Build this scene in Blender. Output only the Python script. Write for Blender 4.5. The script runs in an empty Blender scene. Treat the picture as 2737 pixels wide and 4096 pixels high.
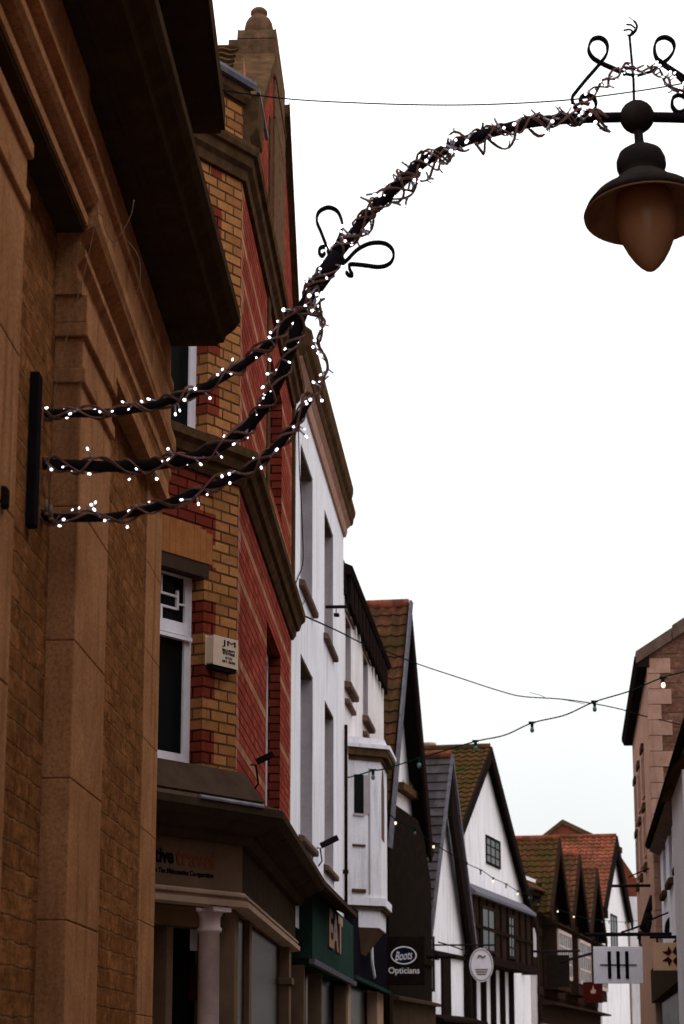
import bpy, math, random
from mathutils import Vector, Matrix
random.seed(7)
R = math.radians
SC = bpy.context.scene
COL = SC.collection
# ------------------------------------------------------------------ camera, sky, sun, exposure
FPX, PITCH, EYE = 2250.0, 13.8, 1.6
CW, CH_ = 342.0, 512.0
cam = bpy.data.cameras.new('camera'); cam.sensor_fit = 'VERTICAL'; cam.sensor_height = 36.0; cam.sensor_width = 24.0
cam.lens = FPX / 1024 * 36; cam.clip_end = 2000
cam.dof.use_dof = True; cam.dof.focus_distance = 13.5; cam.dof.aperture_fstop = 7.0
co = bpy.data.objects.new('camera', cam); COL.objects.link(co)
co.location = (0, 0, EYE); co.rotation_euler = (R(90 + PITCH), 0, 0); SC.camera = co
SC.view_settings.view_transform = 'Standard'; SC.view_settings.look = 'None'
SC.view_settings.exposure = 0.3; SC.view_settings.gamma = 1.0
SUN_EL, SUN_AZ = 58, 62     # degrees; azimuth from +Y towards +X
w = bpy.data.worlds.new('World'); SC.world = w; w.use_nodes = True
nt = w.node_tree; nt.nodes.clear()
sky = nt.nodes.new('ShaderNodeTexSky'); sky.sky_type = 'NISHITA'; sky.sun_disc = False
sky.sun_elevation = R(SUN_EL); sky.sun_rotation = R(SUN_AZ); sky.dust_density = 5; sky.air_density = 1.0
hs = nt.nodes.new('ShaderNodeHueSaturation'); hs.inputs['Saturation'].default_value = 0.12
mx = nt.nodes.new('ShaderNodeMix'); mx.data_type = 'RGBA'; mx.inputs[0].default_value = 0.9
# overcast cloud layer: about three times brighter overhead than at the horizon, with faint cloud tone
tc = nt.nodes.new('ShaderNodeTexCoord'); sz_n = nt.nodes.new('ShaderNodeSeparateXYZ'); nt.links.new(tc.outputs['Generated'], sz_n.inputs[0])
gr = nt.nodes.new('ShaderNodeMapRange'); nt.links.new(sz_n.outputs[2], gr.inputs[0])
gr.inputs[1].default_value = 0; gr.inputs[2].default_value = 1; gr.inputs[3].default_value = 5.4; gr.inputs[4].default_value = 21.0
cn_ = nt.nodes.new('ShaderNodeTexNoise'); cn_.inputs['Scale'].default_value = 2.2; cn_.inputs['Detail'].default_value = 4; nt.links.new(tc.outputs['Generated'], cn_.inputs['Vector'])
cm_ = nt.nodes.new('ShaderNodeMapRange'); nt.links.new(cn_.outputs[0], cm_.inputs[0]); cm_.inputs[1].default_value = .3; cm_.inputs[2].default_value = .7
cm_.inputs[3].default_value = .93; cm_.inputs[4].default_value = 1.05
ml = nt.nodes.new('ShaderNodeMath'); ml.operation = 'MULTIPLY'; nt.links.new(gr.outputs[0], ml.inputs[0]); nt.links.new(cm_.outputs[0], ml.inputs[1])
vs = nt.nodes.new('ShaderNodeVectorMath'); vs.operation = 'SCALE'; vs.inputs[0].default_value = (.975, 1.0, 1.0); nt.links.new(ml.outputs[0], vs.inputs['Scale'])
nt.links.new(vs.outputs[0], mx.inputs[7])
bg = nt.nodes.new('ShaderNodeBackground'); bg.inputs[1].default_value = 0.12
ow = nt.nodes.new('ShaderNodeOutputWorld')
nt.links.new(sky.outputs[0], hs.inputs['Color']); nt.links.new(hs.outputs[0], mx.inputs[6])
nt.links.new(mx.outputs[2], bg.inputs[0]); nt.links.new(bg.outputs[0], ow.inputs[0])
sun = bpy.data.lights.new('sun', 'SUN'); sun.energy = 0.6; sun.angle = R(25); sun.color = (1, .96, .9)
so = bpy.data.objects.new('sun', sun); COL.objects.link(so)
so.rotation_euler = (R(90 - SUN_EL), 0, R(180 - SUN_AZ)) ; so.location = (0, 0, 40)

# ------------------------------------------------------------------ pixel -> world measuring
_t = R(PITCH)
def ray(px, py):
    xc = (px - CW) / FPX; yc = (CH_ - py) / FPX
    return Vector((xc, math.cos(_t) - yc * math.sin(_t), math.sin(_t) + yc * math.cos(_t)))
def W(px, py, Y):
    d = ray(px, py); k = Y / d.y
    return Vector((d.x * k, Y, EYE + d.z * k))

class Frame:
    """local x runs along the facade, local -y is the street side, z up"""
    def __init__(s, X, Y, slope, side='L', z=0.0):
        a = math.atan(slope)
        xd = Vector((math.sin(a), math.cos(a), 0))
        if side == 'R': xd = -xd
        yd = Vector((-xd.y, xd.x, 0))
        s.M = Matrix(((xd.x, yd.x, 0, X), (xd.y, yd.y, 0, Y), (0, 0, 1, z), (0, 0, 0, 1)))
        s.I = s.M.inverted()
    def at(s, px, py, off=0.0):
        o = s.I @ Vector((0, 0, EYE)); d = s.I.to_3x3() @ ray(px, py)
        k = (-off - o.y) / d.y; p = o + d * k
        return p.x, p.z
    def end(s, x):
        p = s.M @ Vector((x, 0, 0)); return p.x, p.y

# ------------------------------------------------------------------ materials
MATS = {}
def nodes(name):
    m = bpy.data.materials.new(name); m.use_nodes = True
    t = m.node_tree; b = t.nodes['Principled BSDF']
    return m, t, b
def N(t, kind, **kw):
    n = t.nodes.new(kind)
    for k, v in kw.items():
        if k.startswith('i_'): n.inputs[k[2:].replace('_', ' ')].default_value = v
        else: setattr(n, k, v)
    return n
def mix(t, fac, a, b, blend='MIX'):
    n = t.nodes.new('ShaderNodeMix'); n.data_type = 'RGBA'; n.blend_type = blend
    for i, v in ((0, fac), (6, a), (7, b)):
        if isinstance(v, bpy.types.NodeSocket): t.links.new(v, n.inputs[i])
        elif i == 0: n.inputs[0].default_value = v
        else: n.inputs[i].default_value = (*v[:3], 1)
    return n.outputs[2]
def mth(t, op, a, b=0.0, c=None):
    n = t.nodes.new('ShaderNodeMath'); n.operation = op
    for i, v in enumerate((a, b) if c is None else (a, b, c)):
        if isinstance(v, bpy.types.NodeSocket): t.links.new(v, n.inputs[i])
        else: n.inputs[i].default_value = v
    return n.outputs[0]
def ramp(t, src, lo, hi):
    n = t.nodes.new('ShaderNodeMapRange'); t.links.new(src, n.inputs[0])
    n.inputs[1].default_value = lo; n.inputs[2].default_value = hi; n.clamp = True
    return n.outputs[0]
def noise(t, scale, detail=4, rough=.6, vec=None, dims='3D'):
    n = t.nodes.new('ShaderNodeTexNoise'); n.inputs['Scale'].default_value = scale
    n.inputs['Detail'].default_value = detail; n.inputs['Roughness'].default_value = rough
    if vec is None:
        g = t.nodes.new('ShaderNodeNewGeometry'); vec = g.outputs['Position']
    t.links.new(vec, n.inputs['Vector'])
    return n.outputs[0]
def bump(t, b, h, strength=.4, dist=.01):
    n = t.nodes.new('ShaderNodeBump'); n.inputs['Strength'].default_value = strength
    n.inputs['Distance'].default_value = dist
    t.links.new(h, n.inputs['Height']); t.links.new(n.outputs[0], b.inputs['Normal'])
def stretch(t, sx, sy, sz):
    g = t.nodes.new('ShaderNodeNewGeometry'); m = t.nodes.new('ShaderNodeMapping')
    m.inputs['Scale'].default_value = (sx, sy, sz); t.links.new(g.outputs['Position'], m.inputs[0])
    return m.outputs[0]
def plain(name, col, col2=None, rough=.7, metal=0, scale=6, streak=False, bstr=.25, spec=.3, fine=0.25):
    m, t, b = nodes(name)
    col2 = col2 or tuple(c * .7 for c in col)
    n1 = noise(t, scale, 6, .65)
    c = mix(t, ramp(t, n1, .35, .68), col, col2)
    if streak:
        n2 = noise(t, 1.0, 5, .6, stretch(t, 9, 9, .7))
        c = mix(t, mth(t, 'MULTIPLY', ramp(t, n2, .52, .75), streak), c, tuple(k * .45 for k in col2))
    n3 = noise(t, scale * 22, 3, .7)
    c = mix(t, mth(t, 'MULTIPLY', ramp(t, n3, .4, .75), fine), c, tuple(k * .45 for k in col2))
    t.links.new(c, b.inputs['Base Color'])
    b.inputs['Roughness'].default_value = rough; b.inputs['Metallic'].default_value = metal
    b.inputs['Specular IOR Level'].default_value = spec
    bump(t, b, n3, bstr, .004)
    MATS[name] = m; return m
def brick(name, c1, c2, mortar, bw=.225, rh=.075, ms=.011, dirt=.35, soft=False, bstr=.8, offs=.5):
    m, t, b = nodes(name)
    uv = t.nodes.new('ShaderNodeUVMap')
    nz = t.nodes.new('ShaderNodeTexNoise'); nz.inputs['Scale'].default_value = 7 if soft else 9; nz.inputs['Detail'].default_value = 6; nz.inputs['Roughness'].default_value = .75
    t.links.new(uv.outputs[0], nz.inputs['Vector'])
    vm = t.nodes.new('ShaderNodeVectorMath'); vm.operation = 'MULTIPLY_ADD'
    vm.inputs[1].default_value = ((.045,) * 3 if soft else (.006,) * 3)
    t.links.new(nz.outputs['Color'], vm.inputs[0]); t.links.new(uv.outputs[0], vm.inputs[2])
    bt = t.nodes.new('ShaderNodeTexBrick'); bt.offset = offs
    t.links.new(vm.outputs[0], bt.inputs['Vector'])
    bt.inputs['Scale'].default_value = 1; bt.inputs['Brick Width'].default_value = bw
    bt.inputs['Row Height'].default_value = rh; bt.inputs['Mortar Size'].default_value = ms
    bt.inputs['Mortar Smooth'].default_value = .25 if not soft else .6
    bt.inputs['Bias'].default_value = 0
    bt.inputs['Color1'].default_value = (*c1, 1); bt.inputs['Color2'].default_value = (*c2, 1)
    bt.inputs['Mortar'].default_value = (*mortar, 1)
    n1 = noise(t, 3.0, 6, .7); n2 = noise(t, 45, 4, .7)
    base = bt.outputs['Color']
    if soft:   # rough hewn blotches
        n0 = noise(t, 1.0, 7, .75, stretch(t, 9, 5, 22)); base = mix(t, ramp(t, n0, .40, .62), base, tuple(k * .55 for k in c2))
        n00 = noise(t, 17, 5, .7); base = mix(t, mth(t, 'MULTIPLY', ramp(t, n00, .5, .7), .6), base, tuple(min(1, k * 1.5) for k in c1))
    c = mix(t, mth(t, 'MULTIPLY', ramp(t, n1, .42, .7), dirt), base, tuple(k * .4 for k in c1))
    c = mix(t, mth(t, 'MULTIPLY', ramp(t, n2, .4, .8), .45), c, tuple(k * .4 for k in c2))
    t.links.new(c, b.inputs['Base Color']); b.inputs['Roughness'].default_value = .85
    b.inputs['Specular IOR Level'].default_value = .2
    h = mth(t, 'MULTIPLY_ADD', n2, .35, mth(t, 'SUBTRACT', 1.0, bt.outputs['Fac']))
    bump(t, b, h, bstr, .012)
    MATS[name] = m; return m
def tile_mat(name, c1, c2, moss, mossamt, tw, tl, dirt=.5):
    m, t, b = nodes(name)
    uv = t.nodes.new('ShaderNodeUVMap'); sp = t.nodes.new('ShaderNodeSeparateXYZ')
    t.links.new(uv.outputs[0], sp.inputs[0])
    fu = mth(t, 'FLOOR', mth(t, 'DIVIDE', sp.outputs[0], tw)); fv = mth(t, 'FLOOR', mth(t, 'DIVIDE', sp.outputs[1], tl))
    cb = t.nodes.new('ShaderNodeCombineXYZ'); t.links.new(fu, cb.inputs[0]); t.links.new(fv, cb.inputs[1])
    wn = t.nodes.new('ShaderNodeTexWhiteNoise'); wn.noise_dimensions = '2D'; t.links.new(cb.outputs[0], wn.inputs['Vector'])
    c = mix(t, wn.outputs[0], c1, c2)
    n1 = noise(t, 1.1, 6, .72); n2 = noise(t, 14, 4, .7)
    c = mix(t, mth(t, 'MULTIPLY', ramp(t, n1, .60 - .25 * mossamt, .66), .85 if mossamt else 0), c, moss)
    c = mix(t, mth(t, 'MULTIPLY', ramp(t, n2, .42, .7), dirt), c, tuple(k * .3 for k in c1))
    t.links.new(c, b.inputs['Base Color']); b.inputs['Roughness'].default_value = .9
    b.inputs['Specular IOR Level'].default_value = .15
    bump(t, b, n2, .5, .01)
    MATS[name] = m; return m
def emit(name, col, strength):
    m, t, b = nodes(name)
    b.inputs['Base Color'].default_value = (*col, 1); b.inputs['Emission Color'].default_value = (*col, 1)
    b.inputs['Emission Strength'].default_value = strength
    MATS[name] = m; return m
def glassy(name, col, rough=.12, spec=.5):
    m, t, b = nodes(name)
    b.inputs['Base Color'].default_value = (*col, 1)
    n1 = noise(t, 2.0, 2, .5); bump(t, b, n1, .15, .02)
    b.inputs['Roughness'].default_value = rough; b.inputs['Specular IOR Level'].default_value = spec; b.inputs['IOR'].default_value = 1.2
    MATS[name] = m; return m

plain('ashlar', (.48, .222, .108), (.31, .136, .062), scale=3, streak=.8, fine=.8)
plain('soffit_paint_shade', (.062, .036, .021), (.038, .023, .013), scale=5, streak=.3, spec=.05)  # dark eaves paint; also colours the added shade board below the entablature
brick('rubble', (.36, .145, .056), (.21, .080, .029), (.31, .15, .072), bw=.34, rh=.085, ms=.007, dirt=.85, soft=True, bstr=1.0, offs=.37)
brick('yellow_brick', (.47, .200, .074), (.27, .105, .038), (.035, .022, .014), bw=.20, dirt=.7, ms=.0085)
plain('yellow_plain', (.38, .15, .055), (.28, .10, .035), scale=9, fine=.7)
brick('red_dark_brick', (.24, .044, .026), (.14, .024, .015), (.022, .006, .004), bw=.20, dirt=.35, ms=.008)
brick('red_brick', (.34, .066, .044), (.20, .036, .024), (.050, .019, .014), dirt=.8, ms=.009)
brick('band_brick', (.42, .185, .115), (.28, .105, .065), (.15, .07, .04), dirt=.4, ms=.008)
brick('far_brick', (.22, .055, .030), (.15, .036, .020), (.10, .05, .035), dirt=.5)
brick('far_stone', (.27, .135, .095), (.165, .070, .045), (.22, .12, .085), bw=.5, rh=.2, ms=.02, dirt=.85, soft=True)
plain('string_stone', (.115, .062, .034), (.050, .028, .014), scale=7, streak=.6, fine=.6, spec=.1)
plain('mossy_stone', (.175, .085, .062), (.065, .045, .018), scale=12, streak=.5, fine=.8)
plain('pale_stone', (.46, .27, .21), (.34, .18, .13), scale=5, streak=.6, fine=.5)
plain('white_render', (.73, .70, .755), (.65, .61, .65), scale=1.3, streak=.7, fine=.2)
plain('cream_render', (.71, .66, .69), (.58, .51, .50), scale=1.5, streak=.5, fine=.2)
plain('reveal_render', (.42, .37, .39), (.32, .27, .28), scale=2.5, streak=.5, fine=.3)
plain('white_paint', (.78, .72, .80), (.66, .60, .66), scale=8, rough=.45, fine=.15)
plain('sill_stone', (.16, .10, .078), (.09, .055, .042), scale=9, streak=.5)
plain('black_timber', (.017, .011, .010), (.011, .007, .006), scale=8, rough=.8, spec=.08)
plain('brown_timber', (.030, .016, .012), (.017, .010, .007), scale=8, rough=.85, spec=.08)
plain('pale_timber', (.46, .36, .34), (.30, .22, .20), scale=8, rough=.85, spec=.08)
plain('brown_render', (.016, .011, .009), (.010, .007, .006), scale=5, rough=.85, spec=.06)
plain('lead', (.14, .13, .155), (.08, .07, .085), scale=9, rough=.6, spec=.2)
plain('lead_edge', (.20, .19, .22), (.11, .10, .12), scale=9, rough=.5, spec=.3)
plain('shop_paint', (.17, .105, .070), (.12, .072, .046), scale=4, rough=.7, spec=.15)
plain('shop_paint_pale', (.40, .27, .20), (.29, .19, .14), scale=4, rough=.7, spec=.15)
plain('shop_dark', (.060, .038, .026), (.038, .024, .017), scale=5, rough=.8, spec=.08)
plain('column_paint', (.60, .46, .47), (.46, .34, .34), scale=5, rough=.5)
plain('green_paint', (.024, .044, .036), (.017, .032, .026), scale=5, rough=.6, spec=.15)
plain('navy_paint', (.010, .009, .014), (.008, .007, .010), scale=5, rough=.6, spec=.12)
plain('iron', (.016, .012, .016), (.010, .008, .010), scale=20, rough=.65, spec=.12)
plain('iron_rust', (.02, .012, .009), (.012, .007, .005), scale=20, rough=.85, spec=.1)
plain('lamp_shell', (.034, .026, .024), (.018, .014, .013), scale=9, rough=.6, spec=.15)
plain('lamp_inside', (.34, .16, .085), (.20, .095, .05), scale=9, rough=.7, spec=.1)
plain('cable_brown', (.24, .125, .105), (.12, .062, .05), scale=30, rough=.8, spec=.1)
plain('cable_dark', (.012, .010, .012), rough=.7, scale=30, spec=.1)
plain('cable_green', (.006, .018, .016), rough=.7, scale=30, spec=.1)
plain('cord_pale', (.24, .16, .12), rough=.6, scale=30)
plain('sign_white', (.86, .81, .88), (.78, .73, .80), scale=9, rough=.5, fine=.15)
plain('sign_tan', (.72, .44, .29), (.62, .37, .24), scale=9, rough=.5)
plain('ink', (.008, .007, .012), rough=.7, scale=9, spec=.08)
plain('ink_brown', (.060, .010, .010), rough=.7, scale=9, spec=.08)
plain('ink_orange', (.22, .055, .03), (.18, .045, .025), rough=.6, scale=9, spec=.1)
plain('gold', (.26, .095, .03), (.15, .05, .018), rough=.5, scale=9)
plain('navy', (.012, .014, .035), rough=.6, scale=9, spec=.1)
plain('sign_red', (.055, .008, .007), rough=.7, scale=9, spec=.1)
plain('box_cream', (.62, .47, .37), (.54, .40, .31), scale=9, rough=.5, fine=.2)
plain('green_bulb', (.06, .12, .11), rough=.3, scale=9)
plain('stem_plastic', (.34, .31, .40), rough=.4, scale=30)
plain('asphalt', (.20, .175, .15), scale=3)
plain('paving', (.34, .28, .22), scale=3)
plain('grass_dry', (.20, .12, .05), scale=20)
glassy('glass_dark', (.006, .006, .006), .2, .10)
glassy('glass_far', (.018, .018, .024), .25, .2)
emit('bulb_white', (1, .97, .98), 3.5)
emit('bulb_warm', (1, .80, .55), 1.1)
tile_mat('pantile', (.15, .050, .030), (.065, .026, .017), (.022, .024, .008), 1.3, .20, .24, .75)
tile_mat('pantile_clean', (.27, .075, .044), (.10, .034, .022), (.035, .028, .012), .7, .20, .24, .7)
tile_mat('pantile_moss', (.13, .040, .022), (.055, .024, .013), (.020, .028, .007), 1.5, .20, .24, .7)
tile_mat('slate', (.085, .070, .078), (.042, .034, .036), (.03, .025, .02), .3, .25, .2, .6)
# lamp globe: milky brown acrylic
m, t, b = nodes('globe')
tr = t.nodes.new('ShaderNodeBsdfTranslucent'); df = t.nodes.new('ShaderNodeBsdfDiffuse'); ms = t.nodes.new('ShaderNodeMixShader'); m2 = t.nodes.new('ShaderNodeMixShader')
gl_ = t.nodes.new('ShaderNodeBsdfGlossy'); gl_.inputs['Roughness'].default_value = .25
cg = mix(t, noise(t, 9, 5, .6), (.54, .26, .135), (.36, .165, .08))
t.links.new(cg, tr.inputs[0]); t.links.new(cg, df.inputs[0]); ms.inputs[0].default_value = .45; m2.inputs[0].default_value = .012
t.links.new(df.outputs[0], ms.inputs[1]); t.links.new(tr.outputs[0], ms.inputs[2]); t.links.new(ms.outputs[0], m2.inputs[1]); t.links.new(gl_.outputs[0], m2.inputs[2])
t.links.new(m2.outputs[0], [n for n in t.nodes if n.type == 'OUTPUT_MATERIAL'][0].inputs[0])
MATS['globe'] = m

# weathered masonry, paint and timber are matt: plain diffuse surfaces, no grazing sheen
GLOSSY = {'glass_dark', 'glass_far', 'bulb_white', 'bulb_warm', 'globe', 'white_paint', 'stem_plastic', 'green_bulb', 'gold'}
for nm_, m_ in MATS.items():
    if nm_ in GLOSSY: continue
    t_ = m_.node_tree; p_ = t_.nodes['Principled BSDF']; o_ = [n for n in t_.nodes if n.type == 'OUTPUT_MATERIAL'][0]
    d_ = t_.nodes.new('ShaderNodeBsdfDiffuse'); d_.inputs['Roughness'].default_value = .3
    for a_, b_ in (('Base Color', 'Color'), ('Normal', 'Normal')):
        if p_.inputs[a_].is_linked: t_.links.new(p_.inputs[a_].links[0].from_socket, d_.inputs[b_])
    t_.links.new(d_.outputs[0], o_.inputs[0]); t_.nodes.remove(p_)

# ------------------------------------------------------------------ mesh builder
class MB:
    def __init__(s): s.v = []; s.f = []; s.m = []; s.sm = []
    def add(s, vs, fs, m=0, smooth=False):
        o = len(s.v); s.v += [tuple(p) for p in vs]
        for f in fs: s.f.append([o + i for i in f]); s.m.append(m); s.sm.append(smooth)
        return s
    def box(s, x0, x1, y0, y1, z0, z1, m=0):
        x0, x1 = min(x0, x1), max(x0, x1); y0, y1 = min(y0, y1), max(y0, y1); z0, z1 = min(z0, z1), max(z0, z1)
        v = [(x, y, z) for x in (x0, x1) for y in (y0, y1) for z in (z0, z1)]
        return s.add(v, [(0, 1, 3, 2), (4, 6, 7, 5), (0, 4, 5, 1), (2, 3, 7, 6), (0, 2, 6, 4), (1, 5, 7, 3)], m)
    def sweep(s, prof, x0, x1, m=0, k0=0.0, k1=0.0):
        """closed profile of (out, z) swept along x; ends mitred by k*out"""
        n = len(prof)
        v = [(x0 + k0 * o, -o, z) for o, z in prof] + [(x1 + k1 * o, -o, z) for o, z in prof]
        f = [(i, (i + 1) % n, n + (i + 1) % n, n + i) for i in range(n)]
        f += [tuple(range(n))[::-1], tuple(range(n, 2 * n))]
        return s.add(v, f, m)
    def prism(s, poly, y0, y1, m=0):
        """poly of (x, z) extruded in y"""
        n = len(poly)
        v = [(x, y0, z) for x, z in poly] + [(x, y1, z) for x, z in poly]
        f = [(i, (i + 1) % n, n + (i + 1) % n, n + i) for i in range(n)]
        f += [tuple(range(n)), tuple(range(n, 2 * n))[::-1]]
        return s.add(v, f, m)
    def tube(s, pts, r, seg=8, m=0, cap=True, flat=None):
        pts = [Vector(p) for p in pts]; n = len(pts); rr = r if isinstance(r, (list, tuple)) else [r] * n
        t0 = (pts[1] - pts[0]).normalized(); u = t0.orthogonal().normalized()
        if flat is not None: u = Vector(flat) - t0 * Vector(flat).dot(t0); u.normalize()
        vs = []
        for i, p in enumerate(pts):
            t = (pts[min(i + 1, n - 1)] - pts[max(i - 1, 0)])
            t = t.normalized() if t.length > 1e-9 else t0
            if flat is not None: u = Vector(flat)
            u = (u - t * u.dot(t)).normalized(); v = t.cross(u)
            for k in range(seg):
                a = 2 * math.pi * k / seg
                if flat is not None:   # flat ribbon: wide along u, thin along v
                    a += math.pi / seg
                    vs.append(p + u * math.cos(a) * rr[i] * 2.6 + v * math.sin(a) * rr[i] * .85)
                else: vs.append(p + (u * math.cos(a) + v * math.sin(a)) * rr[i])
        fs = [(i * seg + k, i * seg + (k + 1) % seg, (i + 1) * seg + (k + 1) % seg, (i + 1) * seg + k)
              for i in range(n - 1) for k in range(seg)]
        if cap: fs += [tuple(range(seg))[::-1], tuple(range((n - 1) * seg, n * seg))]
        return s.add(vs, fs, m, smooth=(flat is None))
    def lathe(s, prof, c=(0, 0, 0), seg=24, m=0, ax=(0, 0, 1), smooth=True):
        """prof of (r, t) along axis"""
        c = Vector(c); ax = Vector(ax).normalized(); u = ax.orthogonal().normalized(); v = ax.cross(u)
        vs = [c + ax * t + (u * math.cos(2 * math.pi * k / seg) + v * math.sin(2 * math.pi * k / seg)) * max(r, 1e-4)
              for r, t in prof for k in range(seg)]
        n = len(prof)
        fs = [(i * seg + k, i * seg + (k + 1) % seg, (i + 1) * seg + (k + 1) % seg, (i + 1) * seg + k)
              for i in range(n - 1) for k in range(seg)]
        fs += [tuple(range(seg))[::-1], tuple(range((n - 1) * seg, n * seg))]
        return s.add(vs, fs, m, smooth)
    def ball(s, c, r, m=0, seg=12):
        k = seg // 2
        return s.lathe([(r * math.sin(math.pi * i / k), -r * math.cos(math.pi * i / k)) for i in range(k + 1)], c, seg, m)
    def wall(s, xs, zs, matf, depth, y=0.0):
        """front face as a grid; matf(x, z) gives a slot or None for an opening with reveals"""
        xs = sorted(set(round(x, 4) for x in xs)); zs = sorted(set(round(z, 4) for z in zs))
        g = {}
        for i in range(len(xs) - 1):
            for j in range(len(zs) - 1):
                g[i, j] = matf((xs[i] + xs[i + 1]) / 2, (zs[j] + zs[j + 1]) / 2)
        for (i, j), m in g.items():
            x0, x1, z0, z1 = xs[i], xs[i + 1], zs[j], zs[j + 1]
            if m is not None:
                s.add([(x0, y, z0), (x1, y, z0), (x1, y, z1), (x0, y, z1)], [(0, 1, 2, 3)], m)
            else:
                for (a, b_, p, q) in (((i - 1, j), None, (x0, z0), (x0, z1)), ((i + 1, j), None, (x1, z1), (x1, z0)),
                                      ((i, j - 1), None, (x1, z0), (x0, z0)), ((i, j + 1), None, (x0, z1), (x1, z1))):
                    mm = g.get(a)
                    if mm is not None:
                        s.add([(p[0], y, p[1]), (q[0], y, q[1]), (q[0], y + depth, q[1]), (p[0], y + depth, p[1])], [(0, 1, 2, 3)], mm)
        return s
    def tiles(s, o, ud, vd, width, length, tw=.24, tl=.30, amp=.035, m=0, wave=True):
        """real tiled sheet: o corner at the ridge, ud along the ridge, vd down the slope"""
        o = Vector(o); ud = Vector(ud).normalized(); vd = Vector(vd).normalized(); nn = ud.cross(vd).normalized()
        if nn.z < 0: nn = -nn
        nu = max(1, round(width / tw)); nv = max(1, round(length / tl)); sub = 6 if wave else 1
        tw = width / nu; tl = length / nv
        for j in range(nv):
            vs = []
            for e in (0, 1):
                for i in range(nu * sub + 1):
                    a = i / sub
                    h = amp * (math.sin(2 * math.pi * a) * .5 + .5) if wave else 0
                    jit = .006 * math.sin(a * 12.9 + j * 7.1)
                    vs.append(o + ud * (a * tw) + vd * ((j + e) * tl + (jit if e else 0)) + nn * (h + (.028 if e else 0)))
            k = nu * sub + 1
            s.add(vs, [(i, i + 1, k + i + 1, k + i) for i in range(nu * sub)], m)
            if j < nv: # butt edge under each course
                lo = [vs[k + i] for i in range(k)]; up = [p - nn * .03 for p in lo]
                s.add(lo + up, [(i, i + 1, k + i + 1, k + i) for i in range(nu * sub)], m)
        return s
    def build(s, name, mats, parent=None, frame=None, bevel=0):
        me = bpy.data.meshes.new(name); me.from_pydata(s.v, [], s.f)
        for mm in (mats if isinstance(mats, (list, tuple)) else [mats]): me.materials.append(MATS[mm])
        me.polygons.foreach_set('material_index', s.m); me.polygons.foreach_set('use_smooth', s.sm)
        uvl = me.uv_layers.new(name='UVMap'); me.update()
        for p in me.polygons:
            n = p.normal
            if abs(n.z) > .95: ua, va = Vector((1, 0, 0)), Vector((0, 1, 0))
            else:
                ua = Vector((-n.y, n.x, 0)).normalized()
                if abs(ua.x) > abs(ua.y):
                    if ua.x < 0: ua = -ua
                elif ua.y < 0: ua = -ua
                va = n.cross(ua)
                if va.z < 0: va = -va
            for li in p.loop_indices:
                c = me.vertices[me.loops[li].vertex_index].co
                uvl.data[li].uv = (c.dot(ua) + 50, c.dot(va) + 50 * 0)
        o = bpy.data.objects.new(name, me); COL.objects.link(o)
        place(o, parent, frame)
        if bevel:
            b = o.modifiers.new('bevel', 'BEVEL'); b.width = bevel; b.segments = 2; b.limit_method = 'ANGLE'
        return o
WM = {}
def place(o, parent, frame):
    M = frame.M if hasattr(frame, 'M') else (frame if frame is not None else Matrix.Identity(4))
    if parent is not None:
        o.parent = parent; o.matrix_local = WM[parent.name].inverted() @ M
    else: o.matrix_local = M
    WM[o.name] = M
def tag(o, label, cat, group=None, kind=None):
    if label: o['label'] = label
    if cat: o['category'] = cat
    if group: o['group'] = group
    if kind: o['kind'] = kind
    return o
class FM:
    def __init__(s, M): s.M = M
def thing(name, label, cat, frame, group=None):
    o = bpy.data.objects.new(name, None); COL.objects.link(o); o.empty_display_size = .2
    place(o, None, frame); return tag(o, label, cat, group)
def T(v): return Matrix.Translation(Vector(v))
def text_mesh(txt, size, mat, name, parent, M, extrude=.004, offset=0.0, shear=0, align='CENTER', fit=None):
    """text in the local XZ plane facing -y of matrix M"""
    cu = bpy.data.curves.new(name, 'FONT'); cu.body = txt; cu.size = size; cu.extrude = extrude
    cu.offset = offset; cu.align_x = align; cu.align_y = 'CENTER'; cu.shear = shear; cu.resolution_u = 4
    tmp = bpy.data.objects.new('tmp', cu); COL.objects.link(tmp)
    dg = bpy.context.evaluated_depsgraph_get(); dg.update()
    me = bpy.data.meshes.new_from_object(tmp.evaluated_get(dg)); bpy.data.objects.remove(tmp)
    me.materials.clear(); me.materials.append(MATS[mat])
    me.transform(Matrix.Rotation(R(90), 4, 'X'))
    if fit:
        xs_ = [v.co.x for v in me.vertices]; zs_ = [v.co.z for v in me.vertices]
        cx_, cz_ = (max(xs_) + min(xs_)) / 2, (max(zs_) + min(zs_)) / 2
        me.transform(Matrix.Diagonal((fit[0] / (max(xs_) - min(xs_)), 1, fit[1] / (max(zs_) - min(zs_)), 1)) @ Matrix.Translation((-cx_, 0, -cz_)))
    o = bpy.data.objects.new(name, me); COL.objects.link(o); place(o, parent, M); return o
def smooth_path(pts, n=6):
    pts = [Vector(p) for p in pts]; out = []
    P = [pts[0] * 2 - pts[1]] + pts + [pts[-1] * 2 - pts[-2]]
    for i in range(1, len(P) - 2):
        a, b, c, d = P[i - 1:i + 3]
        for k in range(n):
            t = k / n
            out.append(.5 * ((2 * b) + (c - a) * t + (2 * a - 5 * b + 4 * c - d) * t * t + (3 * b - a - 3 * c + d) * t ** 3))
    out.append(pts[-1]); return out

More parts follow.
